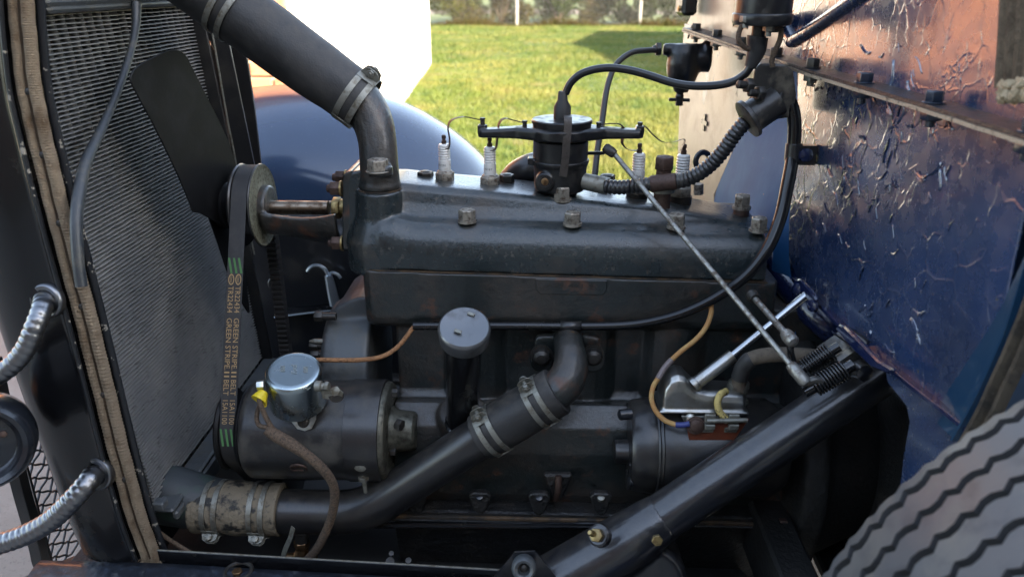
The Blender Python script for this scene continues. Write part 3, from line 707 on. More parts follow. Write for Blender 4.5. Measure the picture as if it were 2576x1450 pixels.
conduit([(112, 742, -.285), (106, 775, -.312), (88, 822, -.328), (62, 880, -.336), (18, 928, -.342), (-45, 965, -.35)], (112, 760, -.302), 25, 'corrugated steel conduit from the upper ferrule of the black shell', 46)
conduit([(243, 1180, -.285), (226, 1205, -.312), (188, 1250, -.328), (130, 1306, -.336), (68, 1342, -.342), (0, 1366, -.348), (-60, 1380, -.35)], (238, 1196, -.302), 27, 'corrugated steel conduit from the lower ferrule of the black shell', 46)
hc = V(-42, 1112, -.375); hr = R(118, hc); ha = Vector((.45, -.85, .18))
ht = thing('horn_housing', 'round dark housing with a raised rim beside the wire grille', 'horn', hc)
mb = MB(); mb.lathe(hc, ha, [(-.07, hr*.5), (-.05, hr*.86), (-.015, hr*1.0), (.008, hr), (.019, hr*.95), (.024, hr*.86), (.021, hr*.76), (.013, hr*.70), (.010, hr*.62), (.011, hr*.3), (.012, .001)], 48); part('shell', mb, 'horn_black', ht)
u, v_, w = basis(ha)
for a in (.35, 2.4, 4.5):
    mb = MB(); mb.lathe(hc+w*.011+(u*math.cos(a)+v_*math.sin(a))*hr*.45, ha, [(0, .004), (.002, .0036), (.003, .001)], 10); part('screw', mb, 'nut_rusty', ht)

# wire stone guard in front of the shell
GX = -.77
sg = thing('stone_guard', 'black wire mesh guard in its steel frame before the radiator shell', 'grille', VX(110, 1420, GX))
fp = [VX(a, b, GX) for a, b in ((-20, 900), (5, 1020), (30, 1130), (56, 1238), (92, 1362), (104, 1412), (125, 1438), (165, 1441), (215, 1418), (280, 1392))]
mb = MB(); pth = smooth_path(fp, 6); mb.flatband(pth, R(31, fp[3]), .018, lambda t: Vector((0, 1, 0)) if t < .6 else Vector((0, .3, 1)), sm=0); part('frame', mb, 'black_satin', sg, bev=.001)
y0, y1 = VX(40, 1200, GX).y-.02, VX(330, 1300, GX).y; zb, zt = VX(140, 1445, GX).z, VX(60, 1040, GX).z
def guard_edge(z):
    for a, b in zip(pth[:-1], pth[1:]):
        if (a.z-z)*(b.z-z) <= 0 and abs(a.z-b.z) > 1e-6: return a.lerp(b, (z-a.z)/(b.z-a.z)).y
    return -9
pit, hz = .0178, .0125
for k in range(16):
    yc = y0+pit*k; q = []
    z = zb; j = 0
    while z < zt:
        yy_ = yc+(pit*.53 if (j+k) % 2 else -pit*.53)
        if yy_ > guard_edge(z)+.004: q.append(Vector((GX+(.0022 if (j % 2) else -.0022), yy_, z)))
        z += hz; j += 1
    if len(q) > 3:
        mb = MB(); mb.tube(q, .0019, 6, sm=3); part('wire', mb, 'black_satin', sg)

# far side of the shell, fender and inner panels
fs = thing('far_shell_side', 'black far side flange of the radiator shell', 'shell', V(620, 480, .25))
mb = MB(); mb.prism([V(a, b, .216) for a, b in ((505, -30), (548, 40), (577, 110), (640, 415), (648, 520), (600, 520), (590, 430), (540, 130), (505, 60))], (0, .004, 0)); part('channel', mb, 'black_satin', fs, bev=.0008)
mb = MB(); mb.prism([V(a, b, .25) for a, b in ((540, 20), (598, 60), (604, 108), (613, 120), (622, 152), (640, 270), (657, 415), (664, 520), (590, 520), (572, 420), (528, 120))], (0, .006, 0)); part('panel', mb, 'black_satin', fs, bev=.001)
mb = MB(); e = [V(a, b, .214) for a, b in ((532, 70), (546, 150), (572, 300), (590, 390), (602, 470), (640, 640))]; mb.tube(e, .0018, 8, sm=4); part('edge_rod', mb, 'dull_zinc', fs)
for y_ in (84, 119):
    mb = MB(); mb.bar(V(540, y_, .235), V(594, y_-1, .235), .004, .0016); part('strap', mb, 'tank_grey', fs)
mb = MB(); b_ = V(590, 101, .232); mb.hexnut(b_, (0, -1, .2), .007, .006, hole=.003); part('bolt', mb, 'zinc', fs)

fd = thing('front_fender', 'smooth blue front fender curving up behind the engine', 'fender', (-.4, .6, .4))
prof = [(-1.15, .48), (-1.08, .66), (-.96, .82), (-.80, .925), (-.62, .968), (-.47, .972), (-.33, .945), (-.22, .892), (-.13, .822), (-.06, .735), (.02, .62), (.14, .50), (.34, .41), (.6, .38)]
prof = smooth_path([Vector((a, 0, b)) for a, b in prof], 6)
rows = []
for i, p in enumerate(prof):
    t = (prof[min(i+1, len(prof)-1)]-prof[max(i-1, 0)]).normalized(); nn = Vector((-t.z, 0, t.x))
    rows.append([Vector((p.x, y, p.z))-nn*d for y, d in ((.335, .20), (.340, .15), (.355, .118), (.39, .085), (.45, .046), (.52, .016), (.60, 0), (.68, .008), (.75, .035), (.80, .08), (.82, .13), (.815, .14))])
mb = MB(); mb.grid(rows); part('crown', mb, 'fender_blue', fd, angle=70)
ap = thing('inner_panel', 'black inner panel with a shelf under the far fender', 'panel', (-.2, .34, .3))
mb = MB(); mb.prism([(-.80, .352, .25), (.33, .352, .25), (.33, .352, .70), (-.05, .352, .74), (-.30, .352, .78), (-.80, .352, .80)], (0, .004, 0)); part('sheet', mb, 'inner_black', ap)
sh = [V(690, 795, .33), V(905, 768, .33), V(905, 752, .36), V(690, 772, .36)]
mb = MB(); mb.prism(sh, (0, 0, -.004)); part('shelf', mb, 'black_gloss', ap, bev=.0008)
mb = MB(); mb.tube([V(690, 798, .329), V(905, 771, .329)], .0015, 6); part('shelf_edge', mb, 'galv_latch', ap)
lt = thing('hood_latch', 'bright spring hook latch standing on the far black shelf', 'latch', V(842, 768, .335))
mb = MB(); mb.tube(VL([(843, 766), (834, 726), (826, 692)], .335), [R(14, V(840, 740, .335)), R(13, V(840, 740, .335)), R(10, V(840, 740, .335))], 10); part('barrel', mb, 'galv_latch', lt)
mb = MB(); mb.tube(VL([(828, 700), (820, 680), (806, 669), (790, 668), (778, 675), (773, 682)], .335), R(5, V(800, 680, .335)), 8, sm=5); part('hook', mb, 'galv_latch', lt)
mb = MB(); mb.tube(VL([(826, 690), (838, 686), (850, 691), (857, 699)], .335), R(4.5, V(800, 680, .335)), 8, sm=5); part('spur', mb, 'galv_latch', lt)
mb = MB(); mb.box(V(843, 770, .34), (.03, .02, .006)); part('foot', mb, 'black_gloss', lt, bev=.001)
mb = MB(); p = V(693, 712, .30); mb.torus(p, (.3, -1, .2), R(15, p), R(4, p)); ring = part('ring', mb, 'black_satin', ap)
mb = MB(); mb.ball(p, R(9, p)); part('ring_stud', mb, 'galv_latch', ap)

# ================================================================== FAN, PULLEYS, BELT
ZF = V(640, 516, 0).z; BX = -.4245
fan = thing('cooling_fan', 'two bladed black steel fan in front of the radiator core', 'fan', (-.475, 0, ZF))
def blade(px, x_of):
    o = [VX(a, b, x_of(a, b)) for a, b in px]; o = smooth_path(o+[o[0]], 3)[:-1]
    n = Vector((1, .25, 0)).normalized(); mb = MB(); mb.prism(o, n*.0022); return mb
part('blade', blade([(325, 192), (338, 170), (370, 150), (402, 134), (425, 126), (448, 127), (466, 143), (480, 170), (520, 250), (560, 330), (582, 385), (592, 430), (596, 520), (590, 575), (548, 562), (520, 546), (500, 536), (482, 531), (472, 505), (440, 430), (385, 318), (330, 215)],
     lambda a, b: -.497+.00016*(a-325)-.00002*(b-300)), 'fan_black', fan, bev=.0005, seg=1)
part('blade', blade([(522, 545), (545, 610), (572, 690), (598, 745), (622, 786), (624, 770), (616, 700), (606, 620), (598, 560), (585, 540)], lambda a, b: -.475+.0001*(a-560)), 'fan_black', fan, bev=.0005, seg=1)
mb = MB(); mb.lathe((-.478, 0, ZF), EX, [(0, .02), (.004, .034), (.018, .036), (.024, .03)], 24); part('hub', mb, 'fan_black', fan)
fpul = thing('fan_pulley', 'grooved fan pulley with rough bare grey rear face', 'pulley', (BX, 0, ZF))
RF = .056
mb = MB(); mb.lathe((BX, 0, ZF), EX, [(-.019, .03), (-.0185, RF+.004), (-.0155, RF+.006), (-.0132, RF+.005), (-.008, RF-.012), (.008, RF-.012), (.0118, RF+.004), (.0130, RF+.006), (.0145, RF+.0055), (.0146, RF-.002)], 48, cap=False); part('rim', mb, 'black_satin', fpul)
mb = MB(); mb.lathe((BX+.0148, 0, ZF), EX, [(0, RF+.0045), (.0012, RF+.0040), (.0008, RF+.001), (-.002, RF-.004), (.001, .03), (.004, .026), (.006, .001)], 48); part('web', mb, 'pulley_iron', fpul)
GY, GZ, GR = -.152, V(800, 1078, -.152).z, .050
KY, KZ, KR = 0.0, .42, .066
pts = []
for cy, cz, r in ((0, ZF, RF), (GY, GZ, GR), (KY, KZ, KR)):
    pts += [(cy+r*math.cos(a), cz+r*math.sin(a)) for a in (2*math.pi*k/72 for k in range(72))]
pts = sorted(set(pts))
def half(ps):
    h = []
    for p in ps:
        while len(h) > 1 and (h[-1][0]-h[-2][0])*(p[1]-h[-2][1])-(h[-1][1]-h[-2][1])*(p[0]-h[-2][0]) <= 0: h.pop()
        h.append(p)
    return h
hull = half(pts)[:-1]+half(pts[::-1])[:-1]
HP = [Vector((BX, y, z)) for y, z in hull]
# near straight run, used for the printing
run = max(((HP[i], HP[(i+1) % len(HP)]) for i in range(len(HP))), key=lambda ab: (ab[0]-ab[1]).length if ab[0].y < -.03 and ab[1].y < -.03 else 0)
RA, RB = (run if run[0].z > run[1].z else run[::-1])
dense = []
for i in range(len(HP)):
    a, b = HP[i], HP[(i+1) % len(HP)]; n = max(1, int(round((b-a).length/.0022)))
    dense += [a.lerp(b, k/n) for k in range(n)]
rows = []; nD = len(dense)
for i, p in enumerate(dense+[dense[0]]):
    t = (dense[(i+1) % nD]-dense[(i-1) % nD]).normalized(); n = t.cross(EX)
    if n.dot(p-Vector((BX, -.07, .6))) < 0: n = -n
    d = .0105 if (i//2) % 2 else .0068
    rows.append([p+EX*.0112+n*.004, p-EX*.0112+n*.004, p-EX*.0108+n*.002, p-EX*.0078-n*(d-.004), p+EX*.0078-n*(d-.004), p+EX*.0108+n*.002])
belt = thing('fan_belt', 'black cogged fan belt printed with tan letters and green stripes', 'belt', (BX, -.07, KZ))
mb = MB(); mb.grid(rows, True, False); part('band', mb, 'belt_rubber', belt, angle=30)
td = (RB-RA).normalized(); tn = td.cross(EX); tn = tn if tn.y < 0 else -tn
def on_run(py):
    q = VX(575, py, BX); return (q-RA).dot(td)
def btxt(s, p0, p1, dx, size):
    a, b = on_run(p0), on_run(p1); c = (a+b)/2
    mb = MB(); text_on(mb, s, lambda x, y, z: RA+td*(c+x)+EX*(y+dx)+tn*.0044, size, length=abs(b-a)); return mb
tx = MB()
for dx in (.0052, -.0048):
    for s, a, b in (('TR22434', 716, 784), ('GREEN', 798, 860), ('STRIPE.', 868, 930), ('II', 934, 948), ('BELT', 955, 994), ('15A1100', 1006, 1066)):
        m2 = btxt(s, a, b, dx, .0105); tx.add(m2.v, m2.f)
    c = on_run(698); ring_ = [(math.cos(a)*.0078, math.sin(a)*.0042) for a in (2*math.pi*k/20 for k in range(20))]
    vs_ = [RA+td*(c+x)+EX*(y+dx)+tn*.0044 for x, y in ring_]+[RA+td*(c+x*.8)+EX*(y*.72+dx)+tn*.0044 for x, y in ring_]
    tx.add(vs_, [(k, (k+1) % 20, 20+(k+1) % 20, 20+k) for k in range(20)])
    text_on(tx, 'Gates', lambda x, y, z: RA+td*(c+x)+EX*(y+dx)+tn*.0044, .0042, shear=.3, length=.0098)
part('lettering', tx, 'print_tan', belt, smooth=False)
for a, b in ((642, 682), (1078, 1120)):
    for dx in (-.0098, -.0028, .0042):
        s0, s1 = on_run(a), on_run(b); gs = MB()
        gs.add([RA+td*s0+EX*(dx-.0012)+tn*.0044, RA+td*s0+EX*(dx+.0018)+tn*.0044, RA+td*s1+EX*(dx+.0064)+tn*.0044, RA+td*s1+EX*(dx+.0034)+tn*.0044], [(0, 1, 2, 3)])
        part('printed_stripe', gs, 'print_green', belt, smooth=False)
gp = thing('generator_pulley', 'dark stamped pulley on the front end of the generator', 'pulley', (BX, GY, GZ-.06))
mb = MB(); mb.lathe((BX, GY, GZ), EX, [(-.024, .018), (-.020, GR+.006), (-.0165, GR+.010), (-.0125, GR+.008), (-.008, GR-.014), (.008, GR-.014), (.0125, GR+.008), (.0165, GR+.010), (.020, GR+.008), (.026, .02), (.034, .016)], 48); part('rim', mb, 'fan_black', gp)
kp = thing('crank_pulley', 'dark crankshaft pulley low behind the generator', 'pulley', (BX, KY, KZ-.07))
mb = MB(); mb.lathe((BX, KY, KZ), EX, [(-.024, .03), (-.018, KR+.006), (-.013, KR+.006), (-.008, KR-.014), (.008, KR-.014), (.013, KR+.006), (.018, KR+.006), (.024, .03), (.16, .025)], 36); part('rim', mb, 'nut_dark', kp)

# ================================================================== HOSES, CLAMPS, PIPES
def clamp(name, label, c, axis, rr, width, lug, material='dull_zinc', bolt=None, group='hose clamps'):
    """slotted band clamp: two narrow straps, joining plates, folded lug and screw. lug: direction from the centre to the lug"""
    c = Vector(c); w = Vector(axis).normalized(); lug = Vector(lug); lug = (lug-w*lug.dot(w)).normalized(); s = w.cross(lug)
    t = thing(name, label, 'hose clamp', c, group)
    for d in (-.34, .34):
        mb = MB(); pth = [c+w*(d*width)+(lug*math.cos(a)+s*math.sin(a))*(rr+.0008) for a in (2*math.pi*k/40 for k in range(41))]
        rows = []
        for k, p in enumerate(pth):
            n = (p-c-w*(d*width)).normalized(); rows.append([p+w*width*.15, p-w*width*.15, p-w*width*.15+n*.0013, p+w*width*.15+n*.0013])
        mb.grid(rows, True, False); part('strap', mb, material, t)
    for a0 in (.16, 2.2, 6.0):
        rows = []
        for k in range(5):
            a = a0+k*.06; n = lug*math.cos(a)+s*math.sin(a); p = c+n*(rr+.0012); rows.append([p+w*width*.5, p-w*width*.5, p-w*width*.5+n*.0014, p+w*width*.5+n*.0014])
        mb = MB(); mb.grid(rows, True, True); part('bridge', mb, material, t)
    L = rr*.34
    for sg_ in (-1, 1):
        p0 = c+lug*(rr+.0005)+s*(sg_*.0040); o = [p0+w*width*.48, p0-w*width*.48, p0-w*width*.40+lug*L*.75, p0-w*width*.2+lug*L, p0+w*width*.2+lug*L, p0+w*width*.40+lug*L*.75]
        mb = MB(); mb.prism(o, s*(sg_*.0014)); part('lug', mb, material, t, bev=.0003, seg=1)
    b0 = c+lug*(rr+L*.6); bl = bolt or .018
    mb = MB(); mb.lathe(b0-s*.0085, s, [(-.0035, .0042), (-.0028, .0052), (0, .0054), (.0004, .0026), (bl, .0026), (bl+.001, .0015)], 14); mb.box(b0-s*.0122, (.0012, .009, .0014), (lug, w, s)); part('screw', mb, material, t)
    mb = MB(); mb.hexnut(b0+s*.0055, s, .0052, .004); part('nut', mb, material, t)
    return t
uh = [V(a, b, y) for a, b, y in ((330, -168, .0), (500, -42, .0), (640, 62, -.005), (770, 158, -.012), (860, 222, -.018), (912, 260, -.02))]
r0 = R(76, uh[3]); mb = MB()
mb.tube(uh, [r0*1.05, r0*1.05, r0*1.03, r0*1.0, r0*.93, r0*.90], 40, sm=8, wob=.0045)
upper = single('upper_radiator_hose', mb, 'rubber', 'thick black rubber hose slanting from the radiator top to the engine', 'hose', angle=60)
ua = (uh[5]-uh[4]).normalized(); ub = (uh[2]-uh[1]).normalized()
clamp('hose_clamp', 'slotted clamp on the thick top hose where it meets the engine neck', V(898, 249, -.019), ua, r0*.915, R(52, uh[4]), V(948, 186, -.019)-V(898, 249, -.019)+Vector((0, -.010, 0)), 'dull_zinc')
clamp('hose_clamp', 'slotted clamp round the radiator end of the thick top hose', V(582, 20, -.003), ub, r0*1.045, R(50, uh[2]), Vector((-.5, .6, -.6)), 'dull_zinc')
# gooseneck outlet
og = thing('water_outlet', 'black cast gooseneck outlet rising from the front of the head', 'fitting', V(955, 465, -.05))
gp_ = [V(a, b, y) for a, b, y in ((885, 232, -.018), (915, 268, -.022), (938, 308, -.030), (949, 355, -.040), (953, 405, -.048), (955, 440, -.05), (956, 468, -.05))]
gr = R(50, gp_[4]); mb = MB(); mb.tube(gp_, [gr*1.15, gr*1.12, gr*1.02, gr*.96, gr*.96, gr*1.0, gr*1.04], 30, sm=5)
mb.lathe(V(956, 472, -.05), EZ, [(0, gr*1.08), (.006, gr*1.1), (.010, gr*1.04)], 30)
nb = V(952, 425, -.095); mb.lathe(nb+Vector((0, .018, -.012)), EZ, [(0, .016), (.010, .016), (.014, .014)], 20)
cast_mesh('body', mb, 'enamel', og, .0022, 3)
mb = MB(); mb.lathe(V(956, 474, -.05), EZ, [(0, gr*1.13), (.0016, gr*1.13)], 30); part('gasket', mb, 'gasket', og)
mb = MB(); mb.lathe(V(951, 428, -.082), EZ, [(-.002, .0165), (0, .0165)], 20); mb.hexnut(V(951, 428, -.082), EZ, .0145, .0155, .35, .0075); part('nut', mb, 'nut_steel', og, bev=.0006)
# lower hose, pipe, second hose and inlet elbow
LY = -.195
ha_, hb_ = V(500, 1272, LY), V(706, 1280, LY); lr = R(68, ha_)
mb = MB(); d = (hb_-ha_); mb.tube([ha_-d*.02, ha_, ha_+d*.25, ha_+d*.5, ha_+d*.8, hb_, hb_+d*.02], [lr*.93, lr*.98, lr*.95, lr*1.0, lr*.94, lr*.97, lr*.9], 40, sm=5, wob=.008)
single('lower_radiator_hose', mb, 'old_hose', 'stained tan and black hose at the radiator bottom outlet', 'hose', angle=60)
clamp('hose_clamp', 'weathered clamp on the stained hose beside the radiator neck', V(548, 1274, LY), d, lr*.965, R(42, ha_), Vector((-.10, -.75, -.55)), 'dull_zinc', bolt=.030)
clamp('hose_clamp', 'weathered clamp on the stained hose beside the black pipe', V(662, 1279, LY), d, lr*.965, R(42, ha_), Vector((.05, -.75, -.55)), 'dull_zinc', bolt=.030)
pp = [V(a, b, y) for a, b, y in ((640, 1283, LY), (720, 1285, LY), (850, 1287, LY), (905, 1280, LY), (955, 1260, LY), (1010, 1226, LY), (1100, 1168, -.20), (1190, 1110, -.205), (1290, 1048, -.205))]
pr_ = R(50, pp[4]); mb = MB(); mb.tube(pp, [R(56, pp[1]), R(56, pp[1]), R(55, pp[2]), R(55, pp[3]), R(55, pp[4]), R(53, pp[5]), R(52, pp[6]), R(52, pp[6]), R(50, pp[6])], 36, sm=7)
single('water_inlet_pipe', mb, 'black_satin', 'bent smooth black water pipe running below the generator', 'pipe', angle=60)
h2a, h2b = V(1214, 1096, -.205), V(1396, 986, -.200); r2 = R(63, h2a); d2 = h2b-h2a
mb = MB(); mb.tube([h2a-d2*.02, h2a, h2a+d2*.3, h2a+d2*.6, h2b, h2b+d2*.02], [r2*.9, r2*.97, r2*.98, r2*.98, r2*.97, r2*.9], 40, sm=5, wob=.006)
single('inlet_hose', mb, 'rubber', 'short black rubber hose joining the pipe to the cast elbow', 'hose', angle=60)
clamp('hose_clamp', 'slotted clamp on the short rubber hose at its pipe end', h2a+d2*.15, d2, r2*.975, R(44, h2a), V(1206, 1030, -.205)-V(1242, 1078, -.205)+Vector((0, -.012, 0)), 'dull_zinc')
clamp('hose_clamp', 'slotted clamp on the short rubber hose at its elbow end', h2a+d2*.80, d2, r2*.975, R(44, h2a), V(1322, 960, -.2)-V(1360, 1008, -.2)+Vector((0, -.012, 0)), 'dull_zinc')

# ================================================================== ENGINE
def gz(x): return .8085-(x+.227)*.0204
led = [V(a, b, -.082) for a, b in ((1010, 556), (1440, 572), (1700, 580), (1900, 587))]
rid = [V(a, b, -.046) for a, b in ((1000, 460), (1054, 466), (1204, 479), (1336, 492), (1501, 507), (1638, 519), (1720, 530), (1883, 560))]
def zl(x): return float(np.interp(x, [p.x for p in led], [p.z for p in led]))
def zr(x): return float(np.interp(x, [p.x for p in rid], [p.z for p in rid]))
HX0, HX1 = -.236, V(1925, 705, -.105).x
head = thing('cylinder_head', 'dark green cast cylinder head topped with hex nuts', 'cylinder head', (.04, 0, .80))
mb = MB(); rows = []
for x in np.linspace(HX0, HX1, 30):
    g, l_, r_ = gz(x), zl(x), max(zr(x), zl(x)+.004)
    kf = min(1, max(0, (-.168-x)/.045)); kf = kf*kf*(3-2*kf); l_ = lerp(l_, r_-.010, kf*.25)
    e = 1-max(0, (HX0+.03-x)/.03)**2*.10
    h = [(-.106*e, g)]+[(-(.076+.031*math.cos(q_))*e, g+.016+(l_-g-.016)*math.sin(q_)) for q_ in np.linspace(0, math.pi/2, 9)[:-1]]+[(-.077, l_), (-.066, l_+.003), (-.058, lerp(l_, r_, .45)), (-.052, lerp(l_, r_, .86)), (-.044, r_), (-.03, r_+.001)]
    rows.append([Vector((x, y, z)) for y, z in h]+[Vector((x, -y, z)) for y, z in h[::-1]])
mb.grid(rows, True, True)
# front boss under the outlet and the flange for the pump
b0 = V(956, 474, -.05)
mb.lathe((b0.x, -.056, .796), EZ, [(0, .0495), (.028, .0495), (.045, .047), (.062, .040), (.076, .0335), (b0.z-.796, .0300)], 32)
mb.lathe((b0.x+.02, -.050, .80), EZ, [(0, .052), (.03, .050), (.05, .044), (.068, .034), (.08, .02)], 32)
fl = [V(a, b, -.062) for a, b in ((868, 452), (884, 432), (912, 428), (920, 470), (920, 628), (876, 626), (868, 610))]
for y in (-.035,):
    mb.prism([Vector((p.x, -.062, p.z)) for p in fl], (0, .125, 0))
cast_mesh('casting', mb, 'enamel_top', head, .0024, 4)
NUT = None
def head_nut(px, py, Y, r=.0125, h=.016, m='nut_steel', stud=0, ph=.25):
    p = V(px, py, Y); mb = MB()
    mb.lathe(p+Vector((0, 0, -.004)), EZ, [(0, r*1.12), (.004, r*1.12)], 18)
    mb.hexnut(p, EZ, r, h, ph, r*.55)
    o = part('nut', mb, m, head, angle=28); return o
for a in ((1175, 551, -.078, .0118, .014, 'nut_steel', 0, .1), (1440, 559, -.078, .0118, .015, 'nut_steel', 0, .3), (1701, 566, -.078, .0118, .0165, 'nut_steel', 0, .2), (1908, 574, -.085, .0115, .0155, 'nut_steel', 0, .35),
          (1071, 457, .012, .0122, .0155, 'nut_dark', 0, .3), (1275, 463, .02, .0118, .0150, 'nut_dark', 0, .1), (1414, 497, -.042, .0122, .0165, 'nut_steel', 0, .35), (1527, 462, .05, .0125, .014, 'nut_dark', 0, .2),
          (1866, 518, -.01, .0118, .0165, 'nut_steel', 0, .3)):
    head_nut(*a)
sp_ = V(1866, 520, -.01); mb = MB(); mb.lathe(sp_+Vector((0, 0, -.03)), EZ, [(0, .012), (.028, .0115)], 14); part('stud_sleeve', mb, 'nut_rusty', head)
ts = V(1664, 516, -.035); mb = MB(); mb.lathe(ts, EZ, [(-.006, .0125), (.020, .0118), (.0205, .0155), (.036, .0158), (.0365, .011), (.060, .0105)], 20); part('stud_sleeve', mb, 'nut_rusty', head)
mb = MB(); mb.lathe(ts+Vector((0, 0, .0200)), EZ, [(0, .0168), (.015, .0168)], 24); part('collar', mb, 'dull_zinc', head)
mb = MB(); mb.hexnut(ts+Vector((0, 0, .052)), EZ, .0138, .018, .3); mb.lathe(ts+Vector((0, 0, .0699)), EZ, [(0, .0075), (.0006, .007)], 14); part('nut', mb, 'nut_rusty', head, bev=.0006, seg=1)
gk = MB(); q = [(-.108, HX0+.018), (-.104, HX0+.002), (-.09, HX0-.008), (.09, HX0-.008), (.108, HX0+.02), (.108, HX1+.003), (-.108, HX1+.003)]
gk.prism([Vector((x, y*1.002, gz(x)-.0018)) for y, x in q], (0, 0, .0011)); single('head_gasket', gk, 'gasket', 'thin rusty copper gasket line between head and block', 'gasket', smooth=False)

# block
blk = thing('engine_block', 'dark cast iron engine block with oil pan flange', 'engine', (.04, 0, .25))
mb = MB(); rows = []
zb_ = V(1300, 832, -.105).z
for x, e in ((-.246, .84), (-.243, .92), (-.234, .98), (-.216, 1.0), (.04, 1.0), (.30, 1.0), (.328, .97), (.333, .9)):
    g = gz(x)-.0022; rows.append([Vector((x, y*e, z)) for y, z in ((-.1085, g), (-.1085, zb_+.02), (-.105, zb_+.008), (-.094, zb_), (.092, zb_), (.106, zb_+.02), (.106, g))])
mb.grid(rows, True, True)
zs = V(1300, 1000, -.09).z; zc = V(1300, 1090, -.15).z; zf_ = V(1300, 1243, -.158).z; zp = V(1300, 1288, -.175).z; zq = V(1300, 1325, -.172).z
pr = [(-.086, zb_+.03), (-.086, zs+.012), (-.094, zs), (-.125, zc+.035), (-.148, zc+.008), (-.156, zc-.03), (-.157, zf_), (-.150, zf_-.02), (.15, zf_-.02), (.15, zs), (.086, zs+.03), (.086, zb_+.03)]
mb.prism([Vector((-.205, y, z)) for y, z in pr], (.62, 0, 0))
for xc in (-.09, .07, .20): mb.lathe((xc, -.045, zs-.02), EZ, [(0, .062), (.14, .060)], 24)
mb.lathe((V(1165, 1070, -.13).x, -.128, zc+.0), Vector((0, -.36, .93)), [(-.03, .040), (.028, .036), (.034, .032)], 26)
cast_mesh('casting', mb, 'enamel', blk, .0027, 2)
mb = MB(); mb.prism([Vector((-.21, y, z)) for y, z in ((-.178, zf_-.016), (-.182, zf_-.022), (-.182, zp+.004), (-.176, zp), (.16, zp), (.16, zf_-.016))], (.60, 0, 0)); part('pan_rail', mb, 'grimy_iron', blk, bev=.0015)
mb = MB(); mb.box((.09, -.01, zp-.0045), (.60, .352, .0055)); part('pan_gasket', mb, 'gasket', blk, bev=.001)
mb = MB(); mb.prism([Vector((-.21, y, z)) for y, z in ((-.184, zp-.009), (-.184, zp-.014), (-.165, zp-.018), (-.13, .30), (-.08, .24), (.08, .24), (.16, zp-.018), (.16, zp-.009))], (.60, 0, 0)); part('oil_pan', mb, 'grimy_iron', blk, bev=.002)
mb = MB(); mb.tube([V(700, 1316, -.192), V(1545, 1317, -.192)], .0028, 8); part('pan_lip', mb, 'black_gloss', blk)
mb = MB(); mb.tube([V(700, 1324, -.194), V(1545, 1325, -.194)], .0022, 8); part('pan_lip', mb, 'black_gloss', blk)
for a, b in ((1208, 1250), (1356, 1252), (1510, 1252), (1050, 1250)):
    p = V(a, b, -.176); mb = MB(); mb.prism([p+Vector((dx, 0, dz)) for dx, dz in ((-.016, .010), (-.010, .016), (.010, .016), (.016, .010), (.009, -.014), (.004, -.02), (-.004, -.02), (-.009, -.014))], (0, -.012, 0)); bo = part('bolt_boss', mb, 'grimy_iron', blk, bev=.002)
    mb = MB(); mb.lathe(p+Vector((0, -.009, .006)), (0, -.5, .86), [(0, .0058), (.006, .0055), (.007, .003)], 10); part('bolt', mb, 'dull_zinc' if a == 1510 else 'nut_black', bo)
p = V(1402, 1208, -.158); mb = MB(); mb.prism([p+Vector((dx, 0, dz)) for dx, dz in ((-.021, .018), (.021, .018), (.014, -.006), (.006, -.026), (-.006, -.026), (-.014, -.006))], (0, -.012, 0)); wb = part('side_boss', mb, 'grimy_iron', blk, bev=.003)
mb = MB(); mb.tube([p+Vector((.001, -.014, .018)), p+Vector((.001, -.018, .0)), p+Vector((-.002, -.012, -.024))], .0048, 10, sm=4); part('clip', mb, 'nut_rusty', wb)
# number pad
pd = [V(a, b, -.1080) for a, b in ((1347, 700), (1527, 704), (1526, 728), (1516, 741), (1360, 738), (1348, 727))]
mb = MB(); mb.prism(pd, (0, -.0018, 0)); pad = part('number_pad', mb, 'enamel', blk, bev=.0008)
c0 = V(1438, 716, -.1080); mb = MB(); text_on(mb, 'A23 421 91', lambda x, y, z: c0+Vector((x, -.0021-z*.3, y)), .0082, extr=.0012, length=R(128, c0)); part('stamped_number', mb, 'nut_dark', pad, smooth=False)
# timing cover at the front of the block
mb = MB()
tc = [V(a, b, -.05) for a, b in ((818, 905), (822, 850), (832, 800), (850, 768), (880, 750), (905, 742), (940, 742), (960, 1120), (820, 1120))]
mb.prism([Vector((p.x, -.06, p.z)) for p in tc], (0, .13, 0))
mb.lathe(((tc[0].x+tc[6].x)/2-.006, -.02, .62), EX, [(-.030, .085), (-.022, .100), (.045, .105)], 36)
tcv = cast_mesh('timing_cover', mb, 'tank_grey', blk, .0035, 4)
for a, b in ((812, 795), (800, 868), (803, 890)):
    p = V(a, b, -.075); mb = MB(); mb.hexnut(p, (-1, 0, 0), .008, .012, .2); mb.lathe(p, EX, [(-.002, .006), (.02, .006)], 10); part('bolt', mb, 'nut_dark', tcv)
mb = MB(); p = V(818, 858, -.08); mb.lathe(p, (-1, 0, 0), [(0, .004), (.016, .004), (.024, .001)], 10); part('stud', mb, 'dull_zinc', tcv)

